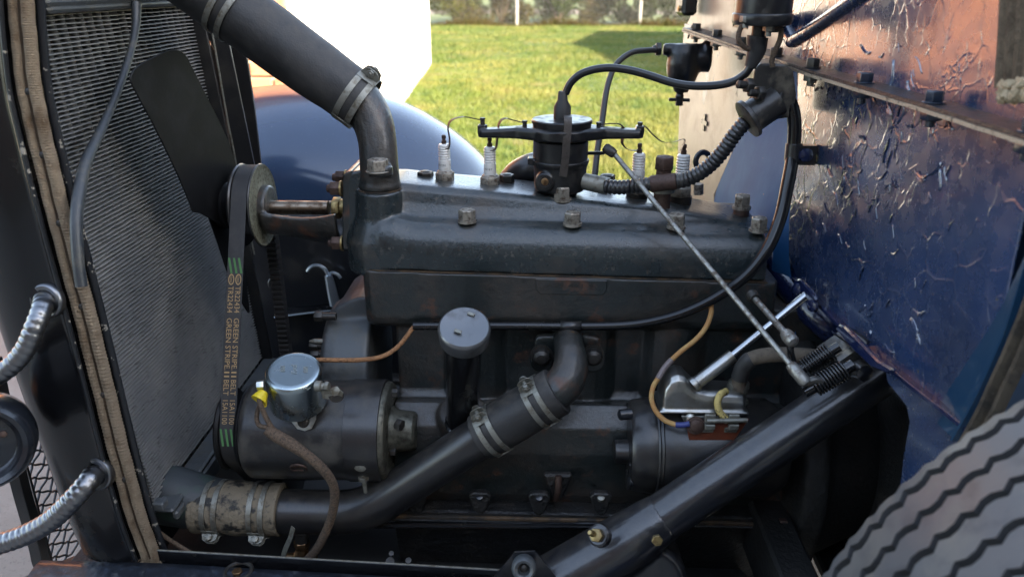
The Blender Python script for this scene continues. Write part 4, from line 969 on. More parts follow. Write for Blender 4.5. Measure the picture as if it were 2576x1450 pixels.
# flywheel housing and dark parts towards the firewall
fh = thing('flywheel_housing', 'dark bell shaped flywheel housing low behind the starter', 'housing', (.42, 0, .2))
mb = MB(); mb.lathe((.36, 0, .50), EX, [(0, .17), (.01, .215), (.04, .22), (.05, .20), (.16, .15), (.24, .11)], 44)
cast_mesh('bell', mb, 'undercoat', fh, .006, 3)
for k in range(10):
    a = k*.62+.2; mb = MB(); mb.hexnut((.355, .205*math.cos(a), .50+.205*math.sin(a)), (-1, 0, 0), .010, .010); part('bolt', mb, 'nut_rusty', fh)
fr_ = thing('frame_rail', 'dark steel chassis rail and cross member under the engine', 'frame', (.1, -.3, .3))
mb = MB(); mb.box((.2, -.345, .40), (2.2, .045, .10)); part('side_rail', mb, 'undercoat', fr_, bev=.004)
mb = MB(); mb.box((.2, .345, .36), (2.2, .045, .10)); part('side_rail', mb, 'undercoat', fr_, bev=.004)
mb = MB(); mb.box((.34, -.18, .43), (.05, .30, .09)); part('cross_member', mb, 'undercoat', fr_, bev=.004)
mb = MB(); mb.box((-.62, 0, .38), (.08, .64, .07)); part('cross_member', mb, 'undercoat', fr_, bev=.004)
sp = thing('splash_pan', 'smooth dark splash pan sloping below the engine', 'pan', (.1, -.25, .3))
mb = MB(); mb.prism([Vector((-.72, y, z)) for y, z in ((-.318, .425), (-.195, .365), (-.10, .315), (.1, .31), (.33, .40), (.33, .396), (.1, .306), (-.10, .311), (-.195, .361), (-.318, .421))], (1.04, 0, 0)); part('sheet', mb, 'splash_pan', sp, bev=.0008)
for a, b, r in ((982, 1412, .006), (985, 1392, .0035), (1028, 1410, .0042)):
    p = V(a, b, -.265); mb = MB(); mb.lathe(p, (0, -.5, .86), [(0, r*1.1), (.003, r), (.0035, .001)], 12); part('rivet', mb, 'nut_dark', sp)
rl = thing('hood_shelf', 'black painted steel shelf along the bottom edge of the engine bay', 'shelf', V(900, 1440, -.31))
T0, T1 = V(395, 1384, -.292), V(1370, 1440, -.292)
mb = MB(); mb.prism([T0, T1, T1+Vector((0, .004, 0)), T0+Vector((0, .004, 0))], (0, 0, -.03)); part('upright', mb, 'black_gloss', rl, bev=.0008)
mb = MB(); mb.tube([T0+Vector((0, .001, .0006)), T1+Vector((0, .001, .0006))], .0011, 6); part('bright_edge', mb, 'dull_zinc', rl)
rows = []
for k in range(34):
    t = k/33; x = lerp(-.66, .13, t); zz = float(np.interp(x, [T0.x, T1.x], [T0.z, T1.z]))-.016
    rows.append([Vector((x, -.2945, zz-.008)), Vector((x, -.299, zz+.002)), Vector((x, -.312, zz+.0035+.0012*math.sin(k*1.7))), Vector((x, -.345, zz-.002)), Vector((x, -.40, zz-.012)), Vector((x, -.44, zz-.05))])
mb = MB(); mb.grid(rows); part('top', mb, 'old_shelf' if 'old_shelf' in MATS else 'black_column', rl, angle=60)
hp = VZ(600, 1436, .455); mb = MB(); mb.torus(hp, (0, 0, 1), .017, .003, 24, 8); ho = part('slot_rim', mb, 'nut_dark', rl)
mb = MB(); mb.hexnut(hp+Vector((0, -.004, 0)), EZ, .007, .005); part('bolt', mb, 'bronze', rl)
# round knob bumper on the shelf end
kb = thing('rubber_bumper', 'grey ring shaped bumper with a screw in its middle on the shelf', 'bumper', V(1318, 1445, -.325))
kc = V(1318, 1425, -.335); mb = MB(); r = R(31, kc); mb.lathe(kc, (0, -.9, .42), [(-.012, r*.7), (-.006, r*.98), (.006, r), (.012, r*.93), (.0145, r*.75), (.012, r*.52), (.002, r*.46), (.001, .0005)], 32); part('ring', mb, 'tank_grey', kb)
mb = MB(); mb.lathe(kc+Vector((0, -.002, .001)), (0, -.9, .42), [(0, r*.36), (.003, r*.34), (.0045, r*.2), (.005, .0003)], 16); part('screw', mb, 'nut_dark', kb)
mb = MB(); mb.prism([kc+Vector((dx, .012, dz)) for dx, dz in ((-.04, -.03), (-.012, .012), (.014, .014), (.045, -.03))], (0, .003, 0)); part('bracket', mb, 'black_column', kb)

# ------------------------------------------------------------------ water pump
wp = thing('water_pump', 'dark water pump bracket with a bare shaft in its open trough', 'pump', (-.33, 0, ZF-.06))
PA = V(650, 516, 0); PZ = V(770, 522, 0).z
mb = MB()
fl2 = [V(a, b, -.062) for a, b in ((862, 440), (872, 432), (884, 430), (886, 628), (862, 628), (860, 560))]
mb.prism([Vector((p.x, -.062, p.z)) for p in fl2], (0, .124, 0))
x0, x1, x2 = V(643, 520, 0).x, V(684, 520, 0).x, V(866, 520, 0).x
mb.lathe((x0-.004, 0, PZ), EX, [(0, .030), (.002, .034), (x1-x0+.004, .0330)], 28)
rows = []
for k in range(22):
    t = k/21; x = lerp(x1-.006, x2, t); ro_ = lerp(.040, .058, t**1.3); ri = ro_-.012
    a0, a1 = math.radians(178-6*t+10*math.sin(t*3)), math.radians(352+8*t)
    o = [Vector((x, ro_*math.cos(a), PZ+ro_*math.sin(a))) for a in np.linspace(a0, a1, 15)]; i_ = [Vector((x, ri*math.cos(a), PZ+ri*math.sin(a))) for a in np.linspace(a1, a0, 15)]
    rows.append(o+i_)
mb.grid(rows, True, True)
cast_mesh('bracket', mb, 'enamel', wp, .0022, 3)
mb = MB(); mb.lathe((x1-.012, 0, PZ), EX, [(0, .0105), (x2-x1-.012, .0105)], 20); part('shaft', mb, 'steel_shaft', wp)
pn = V(838, 520, 0).x; mb = MB(); mb.hexnut((pn, 0, PZ), EX, .0165, .012, .2); mb.lathe((pn+.012, 0, PZ), EX, [(0, .0135), (.02, .0135)], 16); part('packing_nut', mb, 'brass', wp, bev=.0005)
for a, b, y in ((845, 474, -.052), (858, 446, .02), (848, 611, -.052)):
    p = V(a, b, y); mb = MB(); mb.hexnut(p+Vector((.006, 0, 0)), (-1, 0, 0), .0105, .0135, .3); mb.lathe(p+Vector((-.007, 0, 0)), (-1, 0, 0), [(0, .0058), (.005, .0056), (.006, .004)], 12); nt_ = part('nut', mb, 'nut_rusty', wp, bev=.0005)
    mb = MB(); mb.lathe(p+Vector((.0065, 0, 0)), EX, [(0, .0115), (.0025, .0115)], 16); part('lock_washer', mb, 'brass', nt_)

# ------------------------------------------------------------------ spark plugs and straps
def plug(px, top, base, txt, lab):
    p = V(px, base, 0.0); q = V(px, top, 0.0); H = q.z-p.z
    t = thing('spark_plug', lab, 'spark plug', p, 'row of four spark plugs')
    k = H/.083
    mb = MB(); mb.lathe(p, EZ, [(-.008, .0165*k), (.004*k, .0168*k), (.0045*k, .0150*k), (.006*k, .0150*k)], 28); mb.lathe(p+Vector((0, 0, .004*k)), EZ, [(0, .0172*k), (.002*k, .0172*k)], 28); part('gasket_seat', mb, 'nut_dark', t)
    mb = MB(); mb.hexnut(p+Vector((0, 0, .006*k)), EZ, .0165*k, .0150*k, .35); mb.lathe(p+Vector((0, 0, .0185*k)), EZ, [(0, .0135*k), (.004*k, .0128*k), (.0056*k, .0105*k)], 24); part('shell', mb, 'nut_steel', t, bev=.0004, seg=1)
    pr_ = [(.021, .0098), (.024, .0102), (.0415, .0099), (.042, .0092)]
    for j in range(5):
        z = .0422+j*.0042; pr_ += [(z+.0006, .0088), (z+.0016, .0099), (z+.0030, .0099), (z+.0040, .0088)]
    pr_ += [(.0640, .0096), (.0665, .0092), (.0680, .0075), (.0683, .004)]
    mb = MB(); mb.lathe(p, EZ, [(a*k, b*k) for a, b in pr_], 28); ins = part('insulator', mb, 'porcelain', t, angle=50)
    mb = MB(); mb.lathe(p, EZ, [(.0675*k, .0042*k), (.0735*k, .0042*k), (.0738*k, .0030*k), (.0765*k, .0027*k), (.0772*k, .0036*k), (.0815*k, .0036*k), (.083*k, .0022*k)], 14); part('terminal', mb, 'nut_rusty', t)
    mb = MB(); rr = .01025*k; a0 = -math.pi/2+txt[1]
    text_on(mb, txt[0], lambda x, y, z: p+Vector((rr*math.cos(a0+x/rr), rr*math.sin(a0+x/rr), .0335*k+y)), .0054*k); part('printing', mb, 'print_black', ins, smooth=False)
    return p, q
P1 = plug(1120, 339, 462, ('CHAMPION     W16Y', -.02), 'white ribbed spark plug nearest the front of the engine')
P2 = plug(1233, 345, 474, ('W16Y', -.25), 'white ribbed spark plug second from the front beside the distributor')
P3 = plug(1602, 360, 494, ('CHAMPION     W16Y', .05), 'white ribbed spark plug behind the corrugated conduit and long rod')
P4 = plug(1711, 362, 502, ('W16Y', -.2), 'white ribbed spark plug nearest the firewall')
def strap(pts, lab, side):
    mb = MB(); mb.flatband(pts, .0080, .0006, side, 8); single('plug_strap', mb, 'strap_steel', lab, 'connector', 'spring straps from distributor to plugs')
strap([V(1118, 372, -.004), V(1129, 370, -.004), V(1131, 350, -.004), V(1127, 320, -.004), V(1136, 302, -.004), V(1162, 294, -.002), V(1188, 297, 0), V(1214, 303, 0)], 'thin dark spring strap reaching the foremost spark plug', lambda t: Vector((.4, -1, 0)) if t < .75 else Vector((0, -1, .3)))
strap([V(1232, 378, -.004), V(1247, 372, -.006), V(1251, 345, -.006), V(1255, 312, -.006), V(1268, 298, -.004), V(1290, 302, -.002), V(1318, 309, 0)], 'thin dark spring strap hanging to the second spark plug', lambda t: Vector((.4, -1, 0)) if t < .75 else Vector((0, -1, .3)))
strap([V(1506, 314, 0), V(1535, 311, -.002), V(1560, 313, -.004), V(1572, 330, -.006), V(1566, 348, -.006), V(1566, 362, -.006), V(1580, 376, -.004), V(1603, 379, -.002)], 'thin curled spring strap reaching the third spark plug', lambda t: Vector((0, -1, .3)) if t < .3 else Vector((.4, -1, 0)))
strap([V(1608, 312, 0), V(1625, 320, 0), V(1645, 341, 0), V(1668, 357, 0), V(1695, 357, 0), V(1716, 350, 0), V(1722, 356, -.002), V(1712, 378, -.006)], 'thin sagging spring strap reaching the spark plug by the firewall', Vector((.1, -1, .2)))

# ------------------------------------------------------------------ distributor
DY = -.012
dc = V(1408, 470, DY); dk = R(1, dc)
ds = thing('distributor', 'black distributor with long moulded arms in the middle of the head', 'distributor', dc)
dz = lambda py: V(1408, py, DY).z
mb = MB()
mb.lathe((dc.x, DY, dz(476)), EZ, [(0, 60*dk), (.004, 64*dk), (dz(425)-dz(476), 66*dk), (dz(412)-dz(476), 68*dk), (dz(408)-dz(476), 71*dk), (dz(400)-dz(476), 72*dk), (dz(398)-dz(476), 70*dk)], 36)
mb.box((dc.x-.0405, DY-.005, dz(402)), (.012, .02, .010)); mb.lathe((dc.x-.020, DY-.022, dz(446)), (-.2, -1, .1), [(-.02, .018), (.014, .0135), (.016, .012)], 24)
mb.lathe((dc.x, DY, dz(500)), EZ, [(0, 40*dk), (dz(470)-dz(500), 48*dk)], 24)
cast_mesh('base', mb, 'black_bakelite', ds, .0016, 2)
mb = MB(); mb.lathe((dc.x, DY, dz(400)), EZ, [(0, 68*dk), (dz(352)-dz(400), 68*dk), (dz(350)-dz(400), 66*dk)], 44); part('body', mb, 'black_bakelite', ds)
mb = MB(); zt0, zt1 = dz(350), dz(318); xl, xr = V(1203, 330, DY).x, V(1618, 330, DY).x
out = []
for t in np.linspace(0, 1, 41):
    x = lerp(xl, xr, t); u_ = abs(x-dc.x); wdt = max(.0125, math.sqrt(max(0, (80*dk)**2-u_**2)) if u_ < 80*dk else 0)
    if u_ < 110*dk: wdt = max(wdt, lerp(.030, .0125, min(1, max(0, (u_-60*dk)/(50*dk)))))
    out.append((x, wdt))
rows = []
for x, wv in out:
    ee = min(1, (x-xl+.002)/.004, (xr-x+.002)/.004); ee = max(ee, .3)
    dr = .006*min(1, abs(x-dc.x)/.1)
    rows.append([Vector((x, DY-wv*ee, zt0+.004+dr*.3)), Vector((x, DY-wv*.85*ee, zt0+.001+dr*.3)), Vector((x, DY+wv*.85*ee, zt0+.001+dr*.3)), Vector((x, DY+wv*ee, zt0+.004)), Vector((x, DY+wv*ee, zt1-dr)), Vector((x, DY+wv*.8*ee, zt1+.003-dr)), Vector((x, DY-wv*.8*ee, zt1+.003-dr)), Vector((x, DY-wv*ee, zt1-.001-dr))])
mb.grid(rows, True, True)
for x in (xl+.005, xr-.005): mb.box((x, DY, zt1-.004), (.011, .015, .012))
cast_mesh('arm', mb, 'black_bakelite', ds, .0014, 2)
mb = MB(); mb.lathe((dc.x+2*dk, DY, dz(322)), EZ, [(0, 71*dk), (.006, 72*dk), (.009, 74.5*dk), (.0115, 74.5*dk), (.013, 72*dk), (.0135, .001)], 48); part('cap', mb, 'black_bakelite', ds)
bt = V(1414, 300, DY); mb = MB(); z0 = bt.z
mb.lathe((bt.x, DY, dz(310)), EZ, [(0, 25*dk), (.004, 25*dk), (.006, 21*dk), (dz(268)-dz(310), 21*dk), (dz(252)-dz(310), 12.5*dk), (dz(232)-dz(310), 11*dk), (dz(229)-dz(310), 9*dk)], 26); part('cable_boot', mb, 'rubber', ds)
cl_ = [V(1428, 293, DY-.030), V(1429, 300, DY-.040), V(1428, 330, DY-.044), V(1425, 360, DY-.046), V(1422, 400, DY-.044), V(1416, 444, DY-.042)]
mb = MB(); mb.flatband(cl_, R(20, cl_[2]), .0012, EX, 5); mb.flatband([V(1428, 293, DY-.030), V(1428, 290, DY-.018)], R(20, cl_[2]), .0012, EX, 0); part('spring_clip', mb, 'strap_steel', ds)
for a, b in ((1214, 305), (1320, 312), (1506, 316), (1610, 316)):
    p = V(a, b, DY); mb = MB(); mb.lathe(p+Vector((0, 0, -.010)), EZ, [(0, .0065), (.005, .0065), (.0055, .0034), (.012, .0030), (.0125, .0038), (.0150, .0038)], 14); part('terminal', mb, 'nut_dark', ds)
sc = V(1371, 457, DY-.041); mb = MB(); mb.lathe(sc, (-.2, -1, .1), [(-.002, .0095), (.001, .0095), (.0012, .0075), (-.0004, .007), (-.0004, .0005)], 20); part('screw_rim', mb, 'black_bakelite', ds)
mb = MB(); mb.lathe(sc+Vector((0, .0005, 0)), (-.2, -1, .1), [(-.002, .0055), (.0006, .0052), (.0014, .003)], 14); mb.box(sc+Vector((0, -.0014, 0)), (.0012, .001, .009)); part('screw', mb, 'bronze', ds)
mb = MB(); p0 = V(1465, 455, DY-.012); p1 = V(1531, 469, DY-.02); mb.tube([p0, p1], [R(21, p0), R(22, p0)], 22); part('cable_sleeve', mb, 'dull_zinc', ds)
mb = MB(); mb.tube([V(1478, 385, DY), V(1512, 385, DY-.006), V(1520, 384, DY-.010)], R(4.5, dc), 10); part('advance_arm', mb, 'nut_black', ds)
cone = V(1318, 448, .08); mb = MB(); mb.tube([V(1255, 472, .1), V(1300, 440, .09), V(1345, 425, .08), V(1420, 425, .08)], [.012, .022, .026, .028], 22, sm=5)
single('intake_pipe', mb, 'black_satin', 'dark rounded manifold pipe behind the head left of the distributor', 'pipe')

# ------------------------------------------------------------------ oil filler
ofa = Vector((0, -.34, .94)).normalized()
t0 = V(1163, 1062, -.155); ft_ = thing('oil_filler', 'black oil filler tube with a dished pressed cap', 'filler', t0)
c1 = V(1168, 822, -.245); ofa = (c1-t0).normalized()
rT = R(42, t0.lerp(c1, .5)); Lf = (c1-t0).length
mb = MB(); mb.lathe(t0, ofa, [(-.03, rT), (-.004, rT*1.0), (-.003, rT*1.12), (.003, rT*1.15), (.0055, rT*1.02), (Lf-.01, rT*1.04)], 32); part('tube', mb, 'black_gloss', ft_)
cR = R(68, c1); tilt = (ofa*.80+Vector((0, -.62, .62))*.2).normalized()
mb = MB(); mb.lathe(c1, tilt, [(-.024, cR*.90), (-.023, cR*.94), (-.004, cR*.985), (-.001, cR*.96), (.0008, cR*.90), (.0004, cR*.8), (-.0016, cR*.5), (-.0028, .001)], 48); cap_ = part('cap', mb, 'cap_tin' if 'cap_tin' in MATS else 'pipe_grey', ft_)
u, v_, w = basis(tilt)
for a, b in ((1152, 833), (1185, 790)):
    d_ = _ray(a, b); p = CAM+d_*((c1-CAM).dot(w)/d_.dot(w)); ex = EX-w*EX.dot(w); ex.normalize(); ey = w.cross(ex); ex = ex*.94-ey*.34; ey = w.cross(ex)
    mb = MB(); mb.box(p+w*.0006, (.0095, .0048, .0018), (ex, ey, w)); part('tab', mb, 'dull_zinc', cap_, bev=.0006)

# ------------------------------------------------------------------ inlet elbow
el = thing('inlet_elbow', 'cast water inlet elbow held to the block by two round bolts', 'fitting', V(1430, 920, -.12))
ep = [V(a, b, y) for a, b, y in ((1375, 1002, -.20), (1400, 983, -.198), (1425, 955, -.19), (1436, 918, -.175), (1434, 885, -.155), (1430, 860, -.125), (1428, 850, -.10))]
mb = MB(); er = R(47, ep[2]); mb.tube(ep, [er*1.02, er*1.05, er*1.03, er*.95, er*.85, er*.8, er*.8], 30, sm=6)
fo = [V(a, b, -.102) for a, b in ((1345, 850), (1352, 838), (1400, 835), (1470, 835), (1508, 842), (1512, 870), (1504, 912), (1480, 918), (1440, 930), (1380, 915), (1356, 912), (1344, 885))]
mb.prism(fo, (0, -.012, 0)); mb.lathe(V(1434, 868, -.142), EZ, [(0, .014), (.008, .013), (.012, .011)], 20)
for a in (1362, 1492): mb.lathe(V(a, 898, -.102), (0, -1, 0), [(0, R(32, ep[4])), (.018, R(29, ep[4]))], 24)
cast_mesh('body', mb, 'enamel', el, .0024, 3)
for a, b in ((1362, 893), (1492, 893)):
    p = V(a, b, -.122); r = R(25, p); mb = MB(); mb.lathe(p+Vector((0, .002, 0)), (0, -1, .05), [(0, r*1.12), (.003, r*1.12)], 24); mb.lathe(p+Vector((0, -.001, 0)), (0, -1, .05), [(0, r*.95), (.006, r*.96), (.011, r*.82), (.0145, r*.5), (.0155, .001)], 10); part('bolt', mb, 'nut_dark', el, angle=24)

# ------------------------------------------------------------------ generator
gen = thing('generator', 'dark drum shaped generator lying beside the engine block', 'generator', (-.3, GY, GZ-.07))
gR = R(129, Vector((-.3, GY-.05, GZ))); gx = lambda px: V(px, 1075, GY-.02).x
xa, xb, xc_, xd = gx(640), gx(880), gx(965), gx(982)
GA_ = Vector((0, GY, GZ))
mb = MB(); mb.lathe(Vector((xa, GY, GZ)), EX, [(-.012, gR*.55), (-.008, gR*.93), (-.003, gR*.99), (.002, gR), (xb-xa+.005, gR)], 64); part('drum', mb, 'generator_black' if 'generator_black' in MATS else 'black_satin', gen)
mb = MB(); mb.lathe(Vector((xb, GY, GZ)), EX, [(0, gR+.0005), (.0006, gR+.0020), (xc_-xb-.0006, gR+.0020), (xc_-xb, gR+.0005)], 64); bd = part('cover_band', mb, 'black_satin', gen)
mb = MB(); mb.lathe(Vector((xc_, GY, GZ)), EX, [(-.002, gR*.99), (.004, gR*.985), (.007, gR*.95), (.0085, gR*.80), (.006, gR*.76), (.008, gR*.5), (.010, gR*.50), (.018, gR*.42), (.040, gR*.39), (.043, gR*.34), (.043, .001)], 56); ep_ = part('end_plate', mb, 'end_iron' if 'end_iron' in MATS else 'dull_zinc', gen)
for a, b, r in ((1003, 1066, .0085), (990, 988, .006), (985, 1135, .006)):
    p = V(a, b, GY-.05 if a == 1003 else GY-.03); mb = MB(); mb.hexnut(p+Vector((-.002, 0, 0)), (1, -.5 if a == 1003 else 0, 0), r, .008, .4); part('bolt', mb, 'nut_dark', ep_)
bp_ = V(912, 1168, GY-gR*.86); mb = MB(); mb.prism([bp_+Vector((dx, .004, dz)) for dx, dz in ((-.026, .016), (.024, .016), (.014, -.004), (.008, -.012), (-.010, -.012), (-.016, -.004))], (0, -.007, 0)); part('clamp_ear', mb, 'black_satin', bd, bev=.002)
mb = MB(); mb.lathe(bp_+Vector((-.001, -.006, .004)), (0, -1, .2), [(0, .0095), (.003, .0092), (.0048, .006), (.005, .0003)], 20); part('clamp_screw', mb, 'dull_zinc', bd)
mb = MB(); mb.lathe(bp_+Vector((0, -.001, -.014)), (0.05, 0, -1), [(0, .003), (.030, .003), (.031, .002)], 12); mb.hexnut(bp_+Vector((0, -.001, -.018)), (0, 0, -1), .0078, .006); part('clamp_bolt', mb, 'dull_zinc', bd)
pl = V(752, 1176, GY-gR*.93); mb = MB(); mb.lathe(pl, (0, -1, -.55), [(0, .0125), (.002, .012), (.0025, .010), (.001, .009), (.001, .0005)], 22); mb.box(pl+Vector((0, -.003, -.0015)), (.014, .002, .0018)); part('pole_screw', mb, 'nut_rusty', gen)
fl_ = V(628, 985, GY-.03); mb = MB(); mb.lathe(Vector((xa-.010, GY, GZ)), EX, [(-.012, gR*.2), (-.006, gR*.86), (-.002, gR*.9), (.002, gR*.86)], 48); part('fan_disc', mb, 'fan_black', gen)
# cut-out relay on top
co = thing('cutout_relay', 'plated tin cutout can with stamped top standing on the generator', 'relay', V(745, 1035, GY-.02))
cb = V(742, 1010, GY-.045); ct = V(737, 930, GY-.062); ca = (ct-cb).normalized(); ca = (ca*.5+Vector((0, -.34, .94))*.5).normalized(); cr = R(71, ct); Hc = R(113, ct)
cb = ct-ca*Hc
mb = MB(); mb.lathe(cb, ca, [(0, cr*1.02), (Hc*.86, cr*1.0), (Hc*.95, cr*.97), (Hc*.99, cr*.90), (Hc, cr*.84), (Hc*.992, cr*.7), (Hc*.99, .001)], 56); can = part('can', mb, 'zinc_blue', co, angle=60)
u, v_, w = basis(ca); top = cb+ca*Hc
tx_ = (EX-w*EX.dot(w)).normalized(); ty_ = w.cross(tx_)
mb = MB()
for s, dx, L_, sh_ in (('BAT', -.014, .011, 0), ('Ford', .001, .017, .35), ('ARM', .016, .011, 0)):
    text_on(mb, s, lambda x, y, z: top+tx_*(dx-y*.95-x*.25)+ty_*(x*.95-y*.25+.002)+w*(.0002+z*.4), .0085 if s != 'Ford' else .0105, extr=.0008, shear=sh_, length=L_)
part('stamping', mb, 'zinc', can, smooth=False)
f1 = V(765, 1058, GY-gR*.9); mb = MB(); mb.prism([f1+Vector((dx, 0, dz)) for dx, dz in ((-.017, .022), (.019, .028), (.017, .004), (.010, -.010), (0, -.014), (-.010, -.011), (-.017, .0))], Vector((0, -.0018, -.0005))); part('foot', mb, 'zinc', co, bev=.0003, seg=1)
mb = MB(); p = f1+Vector((0, -.0025, .0)); mb.lathe(p, (0, -1, .25), [(0, .0078), (.002, .0078), (.0045, .0055), (.005, .0005)], 20); mb.box(p+Vector((0, -.0046, .001)), (.0016, .001, .009)); part('foot_screw', mb, 'nut_dark', co)
s0, s1 = V(806, 970, GY-.085), V(836, 985, GY-.075)
mb = MB(); mb.lathe(s0-EX*.006, Vector((1, -.15, 0)), [(0, .0070), (.008, .0070), (.0082, .0050), (.012, .0050)], 16); mb.hexnut(s0+EX*.006, Vector((1, -.15, 0)), .0062, .0055); part('side_terminal', mb, 'dull_zinc', co, bev=.0003)
mb = MB(); o = V(838, 990, GY-.078); mb.prism([o+Vector((dx, 0, dz)) for dx, dz in ((-.016, .007), (.008, .009), (.014, .003), (.011, -.007), (-.014, -.007))], Vector((0, -.0014, 0))); part('terminal_lug', mb, 'dull_zinc', co, bev=.0003, seg=1)
mb = MB(); p = V(846, 982, GY-.081); mb.hexnut(p, (0, -1, .35), .0066, .005, .2, .003); part('terminal_nut', mb, 'dull_zinc', co, bev=.0003)
mb = MB(); p = V(846, 992, GY-.076); mb.lathe(p, (0, -1, .35), [(0, .0105), (.003, .0098), (.0035, .003)], 20); part('terminal_insulator', mb, 'nut_dark', co)
mb = MB(); p = V(664, 968, GY-.082); mb.hexnut(p, (-1, -.2, 0), .007, .009); part('front_terminal', mb, 'zinc', co)

# wires
def wire(px, rpx, material, label, name='wire', cat='wire', sm=8, seg=12):
    p = [V(a, b, y) for a, b, y in px]; mb = MB(); mb.tube(p, R(rpx, p[len(p)//2]), seg, sm=sm); return single(name, mb, material, label, cat, angle=80)
yt = thing('wire_terminal', 'yellow plastic crimp terminal beside the plated can', 'terminal', V(655, 1015, GY-.09))
mb = MB(); a_, b_ = V(664, 985, GY-.085), V(650, 1006, GY-.095); mb.tube([a_, a_.lerp(b_, .5), b_], [.006, .0085, .0105], 18); part('sleeve', mb, 'yellow_plastic', yt)
mb = MB(); mb.prism([V(a, b, GY-.088) for a, b in ((655, 990), (671, 990), (670, 1024), (660, 1026))], (0, .004, 0)); part('flag', mb, 'yellow_plastic', yt, bev=.0008)
wire([(652, 1002, GY-.098), (656, 1018, GY-.1), (665, 1040, GY-.1), (676, 1062, GY-.1), (686, 1078, GY-.1)], 6.5, 'wire_braid', 'brown braided wire dropping from the yellow terminal')
wire([(656, 1012, GY-.09), (648, 1032, GY-.092), (646, 1055, GY-.095), (654, 1070, GY-.098), (672, 1074, GY-.1), (684, 1084, GY-.1)], 6, 'wire_braid', 'second brown wire looping down behind the yellow terminal')
lm = [(672, 1078, GY-.1), (690, 1092, GY-.102), (725, 1112, GY-.104), (770, 1142, GY-.106), (805, 1172, GY-.105), (832, 1205, GY-.10), (842, 1240, GY-.095), (836, 1290, GY-.09), (818, 1340, GY-.085), (795, 1382, GY-.08), (772, 1408, GY-.075)]
p = [V(a, b, y) for a, b, y in lm]; mb = MB(); mb.tube(p, [R(15, p[0]), R(16, p[0]), R(16, p[0]), R(13, p[0]), R(13, p[0]), R(12, p[0]), R(12, p[0]), R(12, p[0]), R(12, p[0]), R(12, p[0]), R(12, p[0])], 14, sm=8)
single('braided_loom', mb, 'wire_braid', 'thick brown cloth braided cable hanging down past the generator', 'cable', angle=80)
wire([(1042, 822, -.118), (1034, 830, -.122), (1010, 862, -.13), (982, 886, -.14), (950, 899, -.15), (900, 905, -.15), (840, 905, -.15), (800, 905, -.15), (770, 912, -.15)], 6, 'wire_tan', 'copper coloured cloth wire running to the generator can')
wire([(1789, 765, -.125), (1788, 790, -.13), (1776, 822, -.14), (1752, 852, -.15), (1712, 884, -.16), (1686, 908, -.165)], 6.5, 'wire_amber', 'upper length of amber cloth wire hanging from the black loom')
wire([(1690, 904, -.165), (1672, 924, -.17), (1655, 952, -.178)], 8, 'sleeve_clear', 'grey splice sleeve joining the amber wire', 'splice_sleeve', 'sleeve')
wire([(1658, 948, -.177), (1644, 970, -.182), (1639, 1000, -.19), (1648, 1030, -.198), (1672, 1056, -.205), (1705, 1069, -.21)], 6.5, 'wire_amber', 'lower length of amber cloth wire curving to the fuse board')
wire([(1700, 1068, -.211), (1718, 1068, -.213), (1735, 1065, -.214)], 7.5, 'blue_plastic', 'dark blue crimp end of the amber wire', 'crimp_terminal', 'terminal')
# black loom tube from the firewall housing along the block
lo_ = [(1968, 242, -.058), (1984, 252, -.064), (1996, 285, -.07), (1999, 330, -.072), (1994, 390, -.076), (1982, 460, -.088), (1962, 550, -.105), (1928, 630, -.122), (1875, 695, -.128), (1800, 748, -.128), (1720, 786, -.126), (1640, 808, -.122), (1560, 818, -.120), (1440, 820, -.119), (1300, 819, -.119), (1140, 819, -.119), (1040, 819, -.119)]
p = [V(a, b, y) for a, b, y in lo_]; mb = MB(); mb.tube(p, [R(17, p[3]), R(17, p[3]), R(17, p[3]), R(17, p[5]), R(16, p[5]), R(14, p[8]), R(12.5, p[9]), R(11.5, p[11]), R(11, p[12]), R(10.5, p[12]), R(10.5, p[12])], 20, sm=8)
single('wire_loom_tube', mb, 'black_gloss', 'long shiny black loom tube sweeping from the firewall along the block', 'tube', angle=80)
lc = thing('loom_clip', 'black strap clip holding the loom tube above the inlet elbow', 'clip', V(1436, 850, -.13))
c_ = V(1436, 820, -.119); rr = R(13.5, c_); rows = []
for k in range(13):
    a = -.4+k*.36; rows.append([c_+Vector((sx*.0145/1.0, -rr*math.sin(a)-.0, rr*math.cos(a))) for sx in (-1, 1)])
rows += [[c_+Vector((sx*.0145, -rr*.9, -rr-.002)) for sx in (-1, 1)], [c_+Vector((sx*.0145, -rr*1.1, -rr-.014)) for sx in (-1, 1)]]
mb = MB(); mb.grid(rows); st_ = part('strap', mb, 'black_satin', lc); st_.modifiers.new('t', 'SOLIDIFY').thickness = .0012
mb = MB(); p = V(1436, 850, -.137); mb.hexnut(p, (0, -.5, .86), .0085, .007, .2); mb.lathe(p, (0, -.5, .86), [(-.003, .0105), (0, .0105)], 18); part('bolt', mb, 'bronze', lc, bev=.0004)

